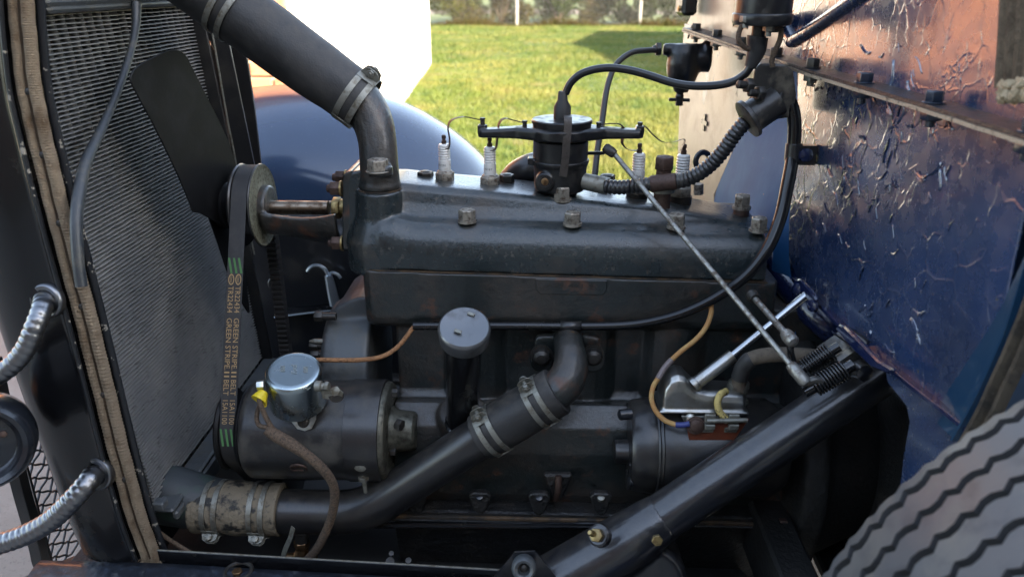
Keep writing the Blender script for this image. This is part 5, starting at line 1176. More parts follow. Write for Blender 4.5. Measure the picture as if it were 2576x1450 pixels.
# ------------------------------------------------------------------ starter and switch
SY = -.155
st = thing('starter_motor', 'black drum starter motor with ribbed end plate behind the column', 'starter', V(1650, 1230, SY))
s0, s1, s2 = V(1584, 1118, SY), V(1650, 1118, SY), V(1745, 1118, SY); sR = R(122, s1); sc_ = Vector((0, SY, s1.z))
cz = s1.z
mb = MB(); mb.lathe((s1.x-.006, SY, cz), EX, [(0, sR*.99), (.001, sR*1.0), (.16, sR*1.0), (.18, sR*.8)], 56); part('drum', mb, 'black_satin', st)
for dx in (0.0, .005): mb = MB(); mb.torus((s1.x-.004+dx, SY, cz), EX, sR*.998, .0016, 48, 6); part('seam', mb, 'black_satin', st)
mb = MB(); mb.lathe((s0.x, SY, cz), EX, [(-.004, sR*.2), (-.003, sR*.86), (.003, sR*.93), (s1.x-s0.x-.008, sR*.985), (s1.x-s0.x-.004, sR*.97)], 56); mb.lathe((s0.x-.024, SY-.012, cz-.004), EX, [(0, .012), (.002, .0165), (.02, .0175), (.026, .025)], 24); part('end_plate', mb, 'black_satin', st)
for a, b in ((1566, 1042), (1632, 1184), (1590, 1210)): p = V(a, b, SY-.05); mb = MB(); mb.lathe(p, (-1, -.2, 0), [(-.012, .0075), (.004, .0072), (.006, .004)], 14); part('bolt', mb, 'nut_black', st)
for k in range(7):
    a = math.pi*.62+k*.22
    mb = MB(); mb.box((s0.x+.004, SY+sR*.62*math.cos(a), cz-sR*.62*math.sin(a-.5)), (.018, .007, sR*.35)); part('vent_rib', mb, 'black_satin', st, bev=.001)
sw = thing('starter_switch', 'bright pressed steel starter switch housing on the starter motor', 'switch', V(1760, 1050, -.19))
base = [V(a, b, -.205) for a, b in ((1665, 1042), (1880, 1047))]
zq_ = base[0].z; xL, xR = base[0].x, base[1].x
prof_ = [(0.0, .014), (.03, .034), (.10, .047), (.18, .051), (.26, .049), (.33, .040), (.40, .032), (.52, .0285), (.70, .0275), (.90, .0265), (.97, .024), (1.0, .014)]
rows = []
for t, h in prof_:
    x = lerp(xL, xR, t); hw = .026 if .02 < t < .98 else .020
    rows.append([Vector((x, -.172-hw, zq_)), Vector((x, -.172-hw*.98, zq_+h*.6)), Vector((x, -.172-hw*.86, zq_+h*.88)), Vector((x, -.172-hw*.6, zq_+h)), Vector((x, -.172+hw*.6, zq_+h)), Vector((x, -.172+hw, zq_+h*.7)), Vector((x, -.172+hw, zq_))])
mb = MB(); mb.grid(rows, True, True); mb.box(((xL+xR)/2, -.172, zq_+.001), (xR-xL+.006, .060, .004)); cast_mesh('cover', mb, 'chrome_cast', sw, .0018, 5)
mb = MB(); pl_ = [V(a, b, -.204) for a, b in ((1714, 1046), (1862, 1048), (1872, 1062), (1722, 1062))]; mb.prism(pl_, (0, .003, 0)); part('mounting_plate', mb, 'dull_zinc', sw, bev=.0004)
for a in (1737, 1825): mb = MB(); mb.lathe(V(a, 1052, -.206), (0, -1, .3), [(0, .0072), (.003, .006), (.0045, .002)], 16); part('rivet', mb, 'zinc', sw)
tp = V(1855, 990, -.175); mb = MB(); mb.lathe(tp+Vector((0, 0, -.012)), EZ, [(0, .016), (.002, .016)], 20); mb.hexnut(tp+Vector((0, 0, -.010)), EZ, .0130, .008, .2); mb.lathe(tp, EZ, [(-.002, .0105), (.004, .0135), (.008, .0135), (.010, .0145), (.018, .0140), (.021, .011)], 20); part('terminal_stack', mb, 'dull_zinc', sw)
mb = MB(); mb.lathe(tp+Vector((0, -.006, .0195)), (0, -.5, .86), [(0, .0075), (.003, .0068), (.0042, .003)], 16); part('terminal_cap', mb, 'bronze', sw)
fb = thing('fuse_board', 'red brown fuse board with spring clips below the starter switch', 'fuse block', V(1800, 1100, -.212))
bo_ = [V(a, b, -.210) for a, b in ((1725, 1060), (1884, 1054), (1868, 1078), (1846, 1106), (1734, 1106))]
mb = MB(); mb.prism(bo_, (0, .003, 0)); part('board', mb, 'fuse_board', fb, bev=.0004)
mb = MB(); mb.prism([V(a, b, -.2068) for a, b in ((1728, 1066), (1876, 1060), (1848, 1109), (1735, 1109))], (0, .002, 0)); part('backing', mb, 'zinc', fb)
for a, m_ in ((1785, 'dull_zinc'), (1845, 'dull_zinc')):
    p = V(a, 1062, -.214); mb = MB(); mb.box(p+Vector((0, 0, .007)), (.014, .006, .012)); mb.box(p+Vector((0, -.002, -.004)), (.013, .009, .008)); mb.box(p+Vector((-.002, .001, -.012)), (.017, .002, .008)); part('spring_clip', mb, m_, fb, bev=.0010)
mb = MB(); mb.tube([V(1778, 1058, -.2175), V(1880, 1056, -.2175)], .0032, 12); part('fuse', mb, 'dull_zinc', fb)
mb = MB(); p = V(1750, 1069, -.2125); mb.lathe(p, (0, -1, .25), [(0, .0125), (.0015, .012), (.002, .009), (.0045, .0085), (.006, .006), (.0062, .0005)], 20); part('terminal_screw', mb, 'nut_rusty', fb)
mb = MB(); mb.prism([V(a, b, -.2122) for a, b in ((1738, 1078), (1752, 1080), (1800, 1072), (1798, 1060), (1745, 1060))], (0, -.0008, 0)); part('contact_strip', mb, 'dull_zinc', fb)
wire([(1826, 983, -.19), (1812, 992, -.2), (1805, 1012, -.206), (1810, 1034, -.21), (1824, 1050, -.212), (1834, 1056, -.213)], 9, 'wire_yellow', 'pale yellow braided jumper wire on the starter switch')
wire([(1858, 975, -.18), (1860, 952, -.182), (1866, 928, -.186), (1884, 905, -.19), (1925, 893, -.195), (1985, 891, -.2), (2060, 897, -.2), (2130, 905, -.19)], 19, 'cable_beige', 'thick beige cloth battery cable running to the starter switch', 'battery_cable', 'cable', seg=18)
wire([(1860, 950, -.184), (1868, 926, -.1865), (1882, 908, -.190), (1890, 903, -.1905)], 21, 'rubber', 'black rubber sleeve on the end of the battery cable', 'cable_sleeve', 'sleeve', seg=18)
sr_ = thing('starter_rod', 'bright stepped starter push rod rising to the firewall', 'rod', V(1748, 968, -.19))
a_, b_, c_ = V(1746, 967, -.185), V(1843, 893, -.172), V(2034, 737, -.14)
mb = MB(); mb.tube([a_, b_], R(17, b_), 20); mb.lathe(a_, b_-a_, [(-.002, R(20, a_)), (.003, R(21, a_)), (.006, R(18, a_))], 20); part('sleeve', mb, 'chrome_cast', sr_)
mb = MB(); mb.tube([b_+(b_-a_)*-.02, c_], R(11, c_), 18); part('shaft', mb, 'bright_rod', sr_)
dr = thing('drain_fitting', 'small brown brass drain elbow under the black pipe', 'fitting', V(765, 1405, -.2))
mb = MB(); mb.tube([V(760, 1335, -.215), V(760, 1360, -.215)], R(17, V(760, 1350, -.21)), 14); part('stub', mb, 'nut_dark', dr)
mb = MB(); mb.hexnut(V(760, 1372, -.215), EZ, R(20, V(760, 1350, -.21)), .010); mb.tube([V(760, 1375, -.215), V(758, 1392, -.215), V(745, 1400, -.215), V(722, 1400, -.215)], [R(16, V(760, 1350, -.21)), R(18, V(760, 1350, -.21)), R(14, V(760, 1350, -.21)), R(11, V(760, 1350, -.21))], 16, sm=4); mb.ball(V(782, 1402, -.215), R(18, V(760, 1350, -.21))); part('elbow', mb, 'bronze', dr)
mb = MB(); mb.flatband(VL([(738, 1325), (730, 1352), (718, 1380), (710, 1405)], -.235), .008, .001, Vector((.8, -.5, 0))); single('metal_strap', mb, 'dull_zinc', 'thin bent metal strap hanging behind the lower hose clamp', 'strap')
mb = MB(); mb.tube([V(a, b, -.255) for a, b in ((392, 1332), (420, 1352), (450, 1372), (482, 1390), (498, 1400))], .0032, 10, sm=5); single('thin_cable', mb, 'wire_braid', 'thin brown cable lying at the foot of the radiator', 'cable')

# ================================================================== FIREWALL AND COWL
body = thing('firewall', 'peeling navy painted firewall with a bolted seam across it', 'firewall', FW(2150, 900))
def fpoly(px, off=0.0): return [FW(a, b, off) for a, b in px]
zt = 1.34
near = fpoly([(2006, 150), (2006, 300), (1992, 480), (1984, 560), (1984, 640), (2004, 700), (2118, 818), (2200, 885), (2296, 966), (2380, 1030), (2440, 1078), (2470, 1000), (2510, 860), (2548, 660), (2600, 430), (2640, 360)])
mb = MB(); mb.prism(near, -FNOR*.003); part('lower_panel', mb, 'peeling_navy', body, bev=.0008, seg=1)
# recessed middle: curved return, then the flat far half
rc = []
for k in range(5):
    a = k/4*math.pi/2; rc.append((.028*(1-math.cos(a)), .004+.034*math.sin(a)))       # depth, shift along the wall
LZ = .55
edge_px = [(2006, 150), (2006, 300), (1992, 480), (1984, 640), (1996, 760), (2004, 860)]
FL = [((1903, 150), -.031), ((1893, 262), -.031), ((1862, 340), -.031), ((1828, 415), -.031), ((1796, 490), -.031), ((1790, 640), -.031)]
rows = []
for k in range(13):
    t = k/12*5; i_ = min(4, int(t)); f_ = t-i_
    (a, b), o1 = FL[i_]; (c, d), o2 = FL[i_+1]; L_ = FW(lerp(a, c, f_), lerp(b, d, f_), lerp(o1, o2, f_))
    a, b = edge_px[i_]; c, d = edge_px[i_+1]; E_ = FW(lerp(a, c, f_), lerp(b, d, f_), -.001)
    tt = k/12; off = lerp(-.05, .010, min(1, max(0, (tt-.06)/.6))); row = []
    for m_ in range(10):
        u_ = m_/9; p_ = L_.lerp(E_, u_); bulge = math.sin(u_*math.pi*.62)**1.0*(off+.016)*min(1, (1-u_)*6)
        row.append(p_+FNOR*bulge)
    rows.append(row)
rows = [list(r) for r in zip(*[smooth_path(list(c), 3) for c in zip(*rows)])]
mb = MB(); mb.grid(rows); part('reflection_wedge', mb, 'reflection_blue', body, angle=70)  # fold shaped and coloured after the wedge mirrored in the paint
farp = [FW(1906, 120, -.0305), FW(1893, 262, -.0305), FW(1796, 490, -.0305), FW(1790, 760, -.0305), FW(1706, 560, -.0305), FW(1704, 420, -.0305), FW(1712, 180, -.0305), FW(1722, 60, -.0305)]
mb = MB(); mb.prism(farp, -FNOR*.003); part('far_panel', mb, 'reflected_beige', body, bev=.0006, seg=1)
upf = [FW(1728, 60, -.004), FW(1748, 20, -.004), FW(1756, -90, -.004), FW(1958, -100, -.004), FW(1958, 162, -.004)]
mb = MB(); mb.prism(upf, -FNOR*.003); part('far_upper_panel', mb, 'reflected_beige', body, bev=.0006, seg=1)
upp = [FW(1958, 162, -.0035), FW(1958, -100, -.0035), FW(2760, -140, -.0035), FW(2680, 370, -.0035), FW(2300, 262, -.0035), FW(2000, 175, -.0035)]
mb = MB(); mb.prism(upp, -FNOR*.003); part('upper_panel', mb, 'peeling_navy', body, bev=.0006, seg=1)
for pts_ in ([(1930, -20), (1955, 40), (1994, 104)], [(1994, 104), (2060, 62), (2160, -8), (2230, -60)]):
    p = [FW(a, b, -.002) for a, b in pts_]; mb = MB(); mb.tube(p, R(17, p[1]), 16); part('stiffening_bead', mb, 'peeling_navy', body)
# seam ledge with its bolts
def LE(px, off, dz=0):
    y = np.interp(px, [1714, 1843, 2044, 2300, 2541, 2700], [71, 115, 183, 259, 334, 384]); return FW(px, y, .03)+FNOR*(off-.03)+Vector((0, 0, dz))
xs_ = np.linspace(1716, 2700, 30)
for dz, o, mm in ((0, .029, 'seam_paint'), (-.0042, .0305, 'seam_edge')):
    rows = []
    for k, x in enumerate(xs_):
        p = LE(x, 0); j = .0006*math.sin(k*2.1); rows.append([p+FNOR*-.004+Vector((0, 0, dz+.0018)), p+FNOR*(o+j)+Vector((0, 0, dz+.0018)), p+FNOR*(o+j)+Vector((0, 0, dz-.0018)), p+FNOR*-.004+Vector((0, 0, dz-.0018))])
    mb = MB(); mb.grid(rows, True, True); part('seam_flange', mb, mm, body)
for k, x in enumerate((1735, 1785, 1845, 1930, 2018, 2145, 2315, 2556)):
    p = LE(x, .017); s = 1.0; mb = MB(); mb.lathe(p+Vector((0, 0, .002)), EZ, [(0, .011), (.0012, .011)], 18); mb.hexnut(p+Vector((0, 0, .0032)), EZ, .0088, .0105, .2+k*.3)
    bo = part('bolt', mb, 'nut_dark' if x < 2050 else 'bolt_blue', body, bev=.0005, seg=1)
    q = p+Vector((0, 0, -.0062)); mb = MB(); mb.hexnut(q, -EZ, .0102, .0085, .1+k*.2); mb.lathe(q+Vector((0, 0, -.007)), -EZ, [(0, .0046), (.0075, .0046), (.0082, .003)], 12); part('nut', mb, 'dull_zinc' if x < 2050 else 'bolt_blue', bo, bev=.0005, seg=1)
# curled flakes of old lacquer standing off the panels
rf = np.random.default_rng(21)
def flake(px, py, off, sz):
    p0 = FW(px, py, off); a = rf.uniform(-.6, .6)-math.pi/2*(rf.random() < .62); e = (FT*math.cos(a)+EZ*math.sin(a)); g = FNOR.cross(e); g = g if g.z < 0 else -g
    if rf.random() < .25: g = -g
    L_, W_ = sz*rf.uniform(.9, 2.2), sz*rf.uniform(.16, .36); lift = W_*rf.uniform(.12, .38); rows = []
    for i in range(6):
        t = i/5; w_ = W_*math.sin(math.pi*(.12+.76*t))**.7*rf.uniform(.75, 1.1); c = p0+e*(L_*(t-.5))+g*(.10*L_*math.sin(t*4.5+a*3))
        rows.append([c+FNOR*.0003, c+g*w_*.4+FNOR*(.0004+lift*.12), c+g*w_*.75+FNOR*(.0004+lift*.5), c+g*w_+FNOR*(.0004+lift)])
    mb = MB(); mb.grid(rows); o = part('paint_flake', mb, 'peeling_navy', body, angle=70); o.modifiers.new('t', 'SOLIDIFY').thickness = .0003
for k in range(75):
    px, py = rf.normal(2210, 120), rf.normal(450, 120)
    ly = np.interp(px, [1714, 1843, 2044, 2300, 2541, 2700], [71, 115, 183, 259, 334, 384])
    if px < 2020 or px > 2500 or py < ly+22 or py > 900: continue
    flake(px, py, 0, rf.uniform(.005, .014))
for k in range(26):
    px = rf.uniform(2030, 2420); ly = np.interp(px, [1714, 1843, 2044, 2300, 2541, 2700], [71, 115, 183, 259, 334, 384]); flake(px, ly+rf.uniform(14, 40), 0, rf.uniform(.006, .012))
for k in range(24):
    px, py = rf.normal(2240, 110), rf.normal(190, 50)
    ly = np.interp(px, [1714, 1843, 2044, 2300, 2541, 2700], [71, 115, 183, 259, 334, 384])
    if px < 2060 or px > 2480 or py > ly-18: continue
    flake(px, py, -.004, rf.uniform(.007, .018))
for k in range(14): flake(rf.uniform(2050, 2380), rf.uniform(650, 880), 0, rf.uniform(.008, .018)) if True else None
# cross shaped vent slot plate and far edge
cx = FW(1772, 308, -.0285); mb = MB(); mb.box(cx, (.003, .038, .009), (FNOR, FT, EZ)); mb.box(cx, (.0032, .009, .034), (FNOR, FT, EZ)); part('cross_slot', mb, 'black_satin', body)
# tank plate, black box at the far top
pl = thing('patent_plate', 'small brass data plate with raised lettering on the upper firewall', 'plate', FW(1862, 40))
pc = FW(1866, 20, -.0035); mb = MB(); mb.box(pc, (.0016, .075, .065), (FNOR, FT, EZ)); part('plate', mb, 'plate_tan', pl, bev=.0004)
for k in range(6):
    mb = MB(); mb.box(pc+FNOR*.0012+EZ*(.024-.0085*k), (.0012, .05-.008*(k % 3), .0032), (FNOR, FT, EZ)); part('raised_line', mb, 'nut_dark', pl)
for s in (-1, 1): mb = MB(); mb.lathe(pc+FT*(s*.031)-EZ*.027, FNOR, [(0, .0042), (.002, .003), (.0025, .0005)], 12); part('rivet', mb, 'nut_dark', pl)
bxp = FW(1727, 5, .02); mb = MB(); mb.box(bxp+EZ*.02, (.03, .06, .09), (FNOR, FT, EZ)); bb = thing('terminal_box', 'black box with a brass stud at the far end of the firewall', 'terminal box', bxp)
part('case', mb, 'black_bakelite', bb, bev=.006)
mb = MB(); mb.lathe(FW(1711, 22, .036), FNOR, [(0, .006), (.004, .006), (.0055, .002)], 12); part('stud', mb, 'brass', bb)
mb = MB(); mb.tube([FW(1745, 60, .012), FW(1737, 76, .012), FW(1731, 96, .012)], .002, 8); part('lead', mb, 'rubber', bb)

# lower edge: toe board flange, kick panel, cowl edge
toe = thing('toe_board_flange', 'shiny dark blue flange along the slanting lower firewall edge', 'flange', FW(2150, 850))
p = [FW(a, b, .004) for a, b in ((2000, 702), (2030, 730), (2075, 775), (2120, 820), (2200, 888), (2296, 968), (2400, 1048), (2480, 1115))]
mb = MB(); mb.flatband(p, .010, .006, FNOR, 5); part('lip', mb, 'blue_shiny', toe, bev=.001)
cp = [FW(a, b, .014) for a, b in ((2003, 712), (2012, 700), (2024, 702), (2060, 742), (2064, 756), (2048, 762))]; mb = MB(); mb.prism(cp, FNOR*.006); part('bracket', mb, 'blue_shiny', toe, bev=.002)
for a, b in ((2009, 726), (2047, 768)): mb = MB(); mb.lathe(FW(a, b, .018), FNOR+Vector((0, -.4, 0)), [(0, .0085), (.004, .008), (.006, .003)], 14); part('bolt', mb, 'blue_shiny', toe)
cp = [FW(a, b, .02) for a, b in ((2113, 826), (2122, 814), (2138, 820), (2180, 862), (2222, 905), (2262, 928), (2250, 940), (2205, 922), (2160, 880))]; mb = MB(); mb.prism(cp, FNOR*.007); part('column_plate', mb, 'blue_shiny', toe, bev=.002)
kk = [FW(a, b, .002) for a, b in ((2226, 922), (2262, 944), (2330, 996), (2420, 1064), (2440, 1078), (2400, 1180), (2330, 1290), (2258, 1320), (2262, 1240), (2272, 1150), (2288, 1060), (2280, 1020), (2232, 960))]
mb = MB(); mb.prism(kk, -FNOR*.003); part('kick_panel', mb, 'peeling_navy', toe, bev=.0006, seg=1)
cowl = thing('cowl', 'teal blue cowl edge and body behind the firewall', 'car body', FW(2500, 900))
lft = [(2640, 380), (2608, 520), (2560, 660), (2490, 800), (2415, 915), (2365, 990), (2330, 1045)]
rgt = [(2680, 400), (2640, 540), (2602, 680), (2556, 830), (2505, 950), (2466, 1030), (2420, 1110)]
rows = []
for (a, b), (c, d) in zip(lft, rgt):
    p, q = FW(a, b, .003), FW(c, d, .003); rows.append([p-FNOR*.0035, p.lerp(q, .3)-FNOR*.001, p.lerp(q, .7)+FNOR*.003, p.lerp(q, .90)+FNOR*.004, p.lerp(q, .92)+FNOR*.009, p.lerp(q, .97)+FNOR*.009, p.lerp(q, 1.0)+FNOR*.003, p.lerp(q, 1.3)+FNOR*.004])
rows = [list(r) for r in zip(*[smooth_path(list(c), 5) for c in zip(*rows)])]
mb = MB(); mb.grid(rows); part('edge_strip', mb, 'teal_paint', cowl, angle=60)
# the body further back (beyond the picture): cowl sides and scuttle top
secs = []
for s, k in ((0, 1.0), (.10, 1.02), (.35, 1.07), (.60, 1.10)):
    o = (FN+FF)/2-FNOR*(.075+s); o.z = 0
    secs.append([o+FT*y*k+EZ*z for y, z in ((-.60, .42), (-.615, .70), (-.60, 1.02), (-.54, 1.16), (-.40, 1.27), (-.2, 1.32), (0, 1.335), (.2, 1.32), (.36, 1.27), (.44, 1.16), (.47, 1.02), (.475, .70), (.46, .42))])
mb = MB(); mb.grid(secs); part('scuttle', mb, 'teal_paint', cowl, angle=60)
mb = MB(); o = (FN+FF)/2-FNOR*.70; o.z = 0; mb.prism([o+FT*y+EZ*z for y, z in ((-.66, .4), (-.70, .9), (-.68, 1.5), (-.6, 1.78), (.6, 1.78), (.68, 1.5), (.70, .9), (.66, .4))], -FNOR*1.5); part('cab', mb, 'teal_paint', cowl, bev=.04)
mb = MB(); mb.prism([(.425, -.49, .42), (.60, -.515, .42), (.60, -.515, 1.28), (.425, -.49, 1.28)], (0, .006, 0)); part('side_panel', mb, 'teal_paint', cowl)
cl2 = thing('cowl_lacing', 'dusty brown webbing strip along the lower cowl edge', 'webbing', FW(2450, 1080))
lp = [FW(a, b, .016) for a, b in ((2640, 690), (2604, 790), (2566, 880), (2524, 970), (2486, 1050), (2440, 1130))]; pth = smooth_path(lp, 8)
rows = []
for i, p in enumerate(pth):
    t = (pth[min(i+1, len(pth)-1)]-pth[max(i-1, 0)]).normalized(); sd = t.cross(FNOR).normalized(); rows.append([p+sd*a*.0125+FNOR*b for a, b in PRO])
mb = MB(); mb.grid(rows); part('strip', mb, 'webbing_old', cl2)
cl3 = thing('upper_cowl_lacing', 'worn ribbed brown webbing with a frayed end on the upper cowl', 'webbing', FW(2545, 230))
lp = [FW(a, b, .018) for a, b in ((2570, -60), (2566, 20), (2561, 110), (2556, 175), (2554, 215))]; pth = smooth_path(lp, 8); rows = []
for i, p in enumerate(pth):
    t = (pth[min(i+1, len(pth)-1)]-pth[max(i-1, 0)]).normalized(); sd = t.cross(FNOR).normalized(); rows.append([p+sd*a*.021+FNOR*(abs(math.sin(a*6))*.004+.002) for a in np.linspace(-1, 1, 17)])
mb = MB(); mb.grid(rows); part('strip', mb, 'webbing_brown', cl3)
fe = MB(); rg = np.random.default_rng(12)
for k in range(40):
    p = FW(2505+rg.random()*75, 205+rg.random()*40, .022+rg.random()*.008); fe.lathe(p+FT*-.008, Vector(rg.normal(0, 1, 3)), [(-.005, .001), (0, .006), (.005, .001)], 6)
part('frayed_end', fe, 'rag_tan', cl3)['kind'] = 'stuff'

# ------------------------------------------------------------------ ignition coil
co = thing('ignition_coil', 'black round ignition coil on a neck at the top of the firewall', 'coil', V(1915, 170, -.075))
CYY = -.072
k0 = V(1916, 60, CYY); ck = R(1, k0)
mb = MB(); mb.lathe((k0.x, CYY, V(1916, 62, CYY).z), EZ, [(-.001, 60*ck), (.0, 70*ck), (.004, 74*ck), (.012, 75*ck), (.0135, 73*ck), (.014, 70*ck), (.10, 69*ck), (.11, 60*ck)], 52); part('can', mb, 'black_bakelite', co)
n0, n1 = V(1912, 60, CYY), V(1907, 100, CYY); mb = MB(); mb.tube([n0, n1, n1+(n1-n0)*.4], [20*ck, 19*ck, 18*ck], 24); part('neck', mb, 'black_bakelite', co)
mb = MB(); mb.tube([V(1906, 92, CYY), V(1905, 98, CYY), V(1903, 125, CYY), V(1897, 142, CYY), V(1891, 158, CYY), V(1886, 170, CYY)], [27*ck, 27*ck, 24*ck, 21*ck, 17*ck, 14*ck], 24, sm=3); part('boot', mb, 'rubber', co)
for a, b in ((1877, 40), (1935, 62)): p = V(a, b, CYY-.02); mb = MB(); mb.hexnut(p, -EZ, .0075, .008); mb.lathe(p+Vector((0, 0, -.008)), -EZ, [(0, .004), (.006, .004)], 10); part('terminal', mb, 'dull_zinc', co)
mb = MB(); mb.box(V(1925, 66, CYY+.01), (.03, .03, .014)); part('bracket', mb, 'black_bakelite', co, bev=.002)
mb = MB(); mb.tube([V(1925, 20, CYY+.03), FW(1960, 60, .0)], .012, 12); part('stay', mb, 'black_bakelite', co)
wire([(1878, 52, -.09), (1866, 66, -.09), (1858, 86, -.09), (1860, 104, -.09), (1872, 118, -.088), (1885, 124, -.085)], 6.5, 'wire_braid', 'brown braided wire curling beside the coil neck')
wire([(1930, 62, -.09), (1945, 70, -.09), (1964, 74, -.088), (1962, 100, -.086), (1950, 128, -.084), (1942, 150, -.082), (1944, 168, -.082)], 7, 'wire_braid', 'frayed dark braided wire from the coil to the cast housing')
wire([(1887, 168, -.072), (1874, 186, -.070), (1845, 205, -.065), (1800, 215, -.055), (1740, 216, -.045), (1690, 208, -.035), (1640, 192, -.025), (1590, 178, -.018), (1540, 171, -.014), (1500, 174, -.012), (1462, 186, -.012), (1436, 208, -.012), (1422, 236, -.012)], 10, 'cable_black', 'thick black high tension cable arching from coil to distributor', 'ignition_cable', 'cable', seg=16)

# ------------------------------------------------------------------ cast switch housing, conduit
hs = thing('cable_housing', 'worn cast housing below the firewall seam where cables enter', 'housing', V(1950, 300, -.06))
hq = [V(a, b, -.075) for a, b in ((1897, 178), (1912, 160), (1975, 162), (1996, 178), (2004, 240), (1994, 296), (1960, 300), (1930, 290), (1902, 262), (1893, 230))]
mb = MB(); mb.prism(hq, (0.01, .075, 0)); 
mb.tube([V(1940, 262, -.07), V(1905, 282, -.075)], [.020, .023], 20); cast_mesh('casting', mb, 'housing_paint', hs, .0024, 4)
a_, b_ = V(1955, 252, -.072), V(1884, 298, -.078); mb = MB(); mb.tube([a_, a_.lerp(b_, .9), b_], [.0205, .0215, .0222], 28); mb.lathe(b_, b_-a_, [(-.004, .0225), (-.002, .0265), (.003, .0265), (.0045, .022)], 28); part('cable_socket', mb, 'housing_paint', hs)
mb = MB(); mb.torus(V(1972, 247, -.066), (.75, -.6, .1), .0118, .0028, 30, 10); part('grommet', mb, 'rubber', hs)
for a, b in ((1918, 235), (1890, 215)):
    p = V(a, b, -.088); ax = Vector((-1, -.35, .1)); mb = MB(); mb.hexnut(p, ax, .0095, .009); mb.lathe(p+ax.normalized()*.009, ax, [(0, .005), (.011, .005), (.012, .003)], 12); part('bolt', mb, 'nut_dark', hs, bev=.0005)
cw = [(1520, 468, -.038), (1560, 471, -.044), (1612, 466, -.05), (1665, 459, -.055), (1712, 455, -.06), (1752, 440, -.065), (1790, 412, -.07), (1822, 375, -.074), (1848, 338, -.076), (1876, 305, -.078)]
path = smooth_path([V(a, b, y) for a, b, y in cw], 40); L = sum((path[i+1]-path[i]).length for i in range(len(path)-1)); n = int(L/.0012); q = []; acc = 0; seg = 0
for k in range(n+1):
    s = L*k/n
    while seg < len(path)-2 and acc+(path[seg+1]-path[seg]).length < s: acc += (path[seg+1]-path[seg]).length; seg += 1
    l_ = (path[seg+1]-path[seg]).length; q.append(path[seg].lerp(path[seg+1], min(1, (s-acc)/max(l_, 1e-9))))
r = R(19, path[150]); mb = MB(); mb.tube(q, [r*(.80+.22*abs(math.sin(math.pi*L*k/n/.0062))**.6) for k in range(n+1)], 20)
single('ignition_conduit', mb, 'black_satin', 'black corrugated conduit looping from distributor to firewall housing', 'conduit', angle=80)
kc_ = thing('conduit_clip', 'rusty strap clip holding the corrugated conduit to the tall stud', 'clip', V(1672, 470, -.055))
c_ = V(1669, 459, -.056); mb = MB(); d_ = (V(1712, 455, -.06)-V(1612, 466, -.05)).normalized(); mb.lathe(c_-d_*.0175, d_, [(0, r*1.05), (.001, r*1.12), (.034, r*1.12), (.035, r*1.05)], 26); mb.box(c_+Vector((0, .02, -.002)), (.034, .03, .003)); part('strap', mb, 'nut_rusty', kc_, bev=.0004)
fc = thing('firewall_clip', 'dark strap clip bolting the loom tube to the firewall', 'clip', V(2000, 385, -.074))
c_ = V(1996, 383, -.0745); d_ = (V(1994, 395, -.074)-V(1999, 345, -.072)).normalized(); mb = MB(); mb.lathe(c_-d_*.012, d_, [(0, R(19, c_)), (.0005, R(21, c_)), (.0235, R(21, c_)), (.024, R(19, c_))], 26); mb.box(V(2022, 389, -.076), (.03, .012, .026)); part('strap', mb, 'black_satin', fc, bev=.0005)
mb = MB(); p = V(2026, 390, -.084); mb.lathe(p, (0.1, -1, .1), [(0, .0095), (.004, .009), (.006, .004), (.0062, .0004)], 18); part('rivet', mb, 'blue_shiny', fc)

# ------------------------------------------------------------------ sediment bulb and fuel line
sb = thing('sediment_bowl', 'black cast fuel sediment bowl with T handle on the firewall', 'fuel bowl', FW(1745, 230, .05))
BY = .42
bk_ = R(1, V(1725, 150, BY)); bz = lambda py: V(1722, py, BY).z; bx0 = V(1718, 170, BY).x
mb = MB(); mb.lathe((bx0, BY, bz(232)), EZ, [(0, 18*bk_), (.010, 22*bk_), ((bz(205)-bz(232)), 33*bk_), (bz(185)-bz(232), 40*bk_), (bz(160)-bz(232), 42*bk_), (bz(130)-bz(232), 37*bk_), (bz(110)-bz(232), 28*bk_)], 30)
a_, b_ = V(1668, 124, BY), V(1778, 128, BY); mb.tube([a_, b_], [15*bk_, 18*bk_], 22); mb.lathe(b_-EX*.004, EX, [(-.002, 26*bk_), (.010, 28*bk_), (.012, 24*bk_)], 26)
mb.lathe(V(1770, 148, BY), EX, [(-.03, .02), (.012, .026)], 20)
cast_mesh('bowl', mb, 'black_bakelite', sb, .0032, 3)
mb = MB(); mb.hexnut(a_-EX*.004, (-1, 0, 0), 17*bk_, .010); mb.lathe(a_-EX*.014, (-1, 0, 0), [(0, 11*bk_), (.006, 8*bk_)], 14); part('union_nut', mb, 'nut_dark', sb, bev=.0006)
mb = MB(); p = V(1711, 225, BY); mb.lathe(p, -EZ, [(0, 9*bk_), (.004, 11*bk_), (.008, 9*bk_), (.012, 11*bk_), (.016, 9*bk_), (.03, 10*bk_)], 16); mb.tube([V(1682, 250, BY), V(1735, 252, BY)], 4.5*bk_, 10); mb.lathe(V(1709, 250, BY), -EZ, [(-.006, 11*bk_), (.006, 9*bk_)], 12); part('drain_tap', mb, 'black_bakelite', sb)
wire([(1652, 126, .415), (1625, 127, .40), (1590, 132, .38), (1562, 150, .36), (1544, 172, .34), (1530, 210, .31), (1522, 250, .28), (1514, 310, .24), (1504, 370, .20), (1496, 440, .17), (1492, 475, .16)], 7.5, 'fuel_line', 'thin dark fuel pipe curving down from the sediment bowl', 'fuel_line', 'pipe')
fs_ = thing('firewall_stud', 'small dark linkage clip on the far firewall beside the last plug', 'bracket', V(1752, 440, .22))
mb = MB(); mb.tube([V(1735, 448, .2), V(1752, 432, .2), V(1764, 420, .2)], [.008, .009, .007], 14); mb.torus(V(1768, 404, .2), (.4, -1, .1), .014, .005, 20, 8); part('link', mb, 'nut_black', fs_)
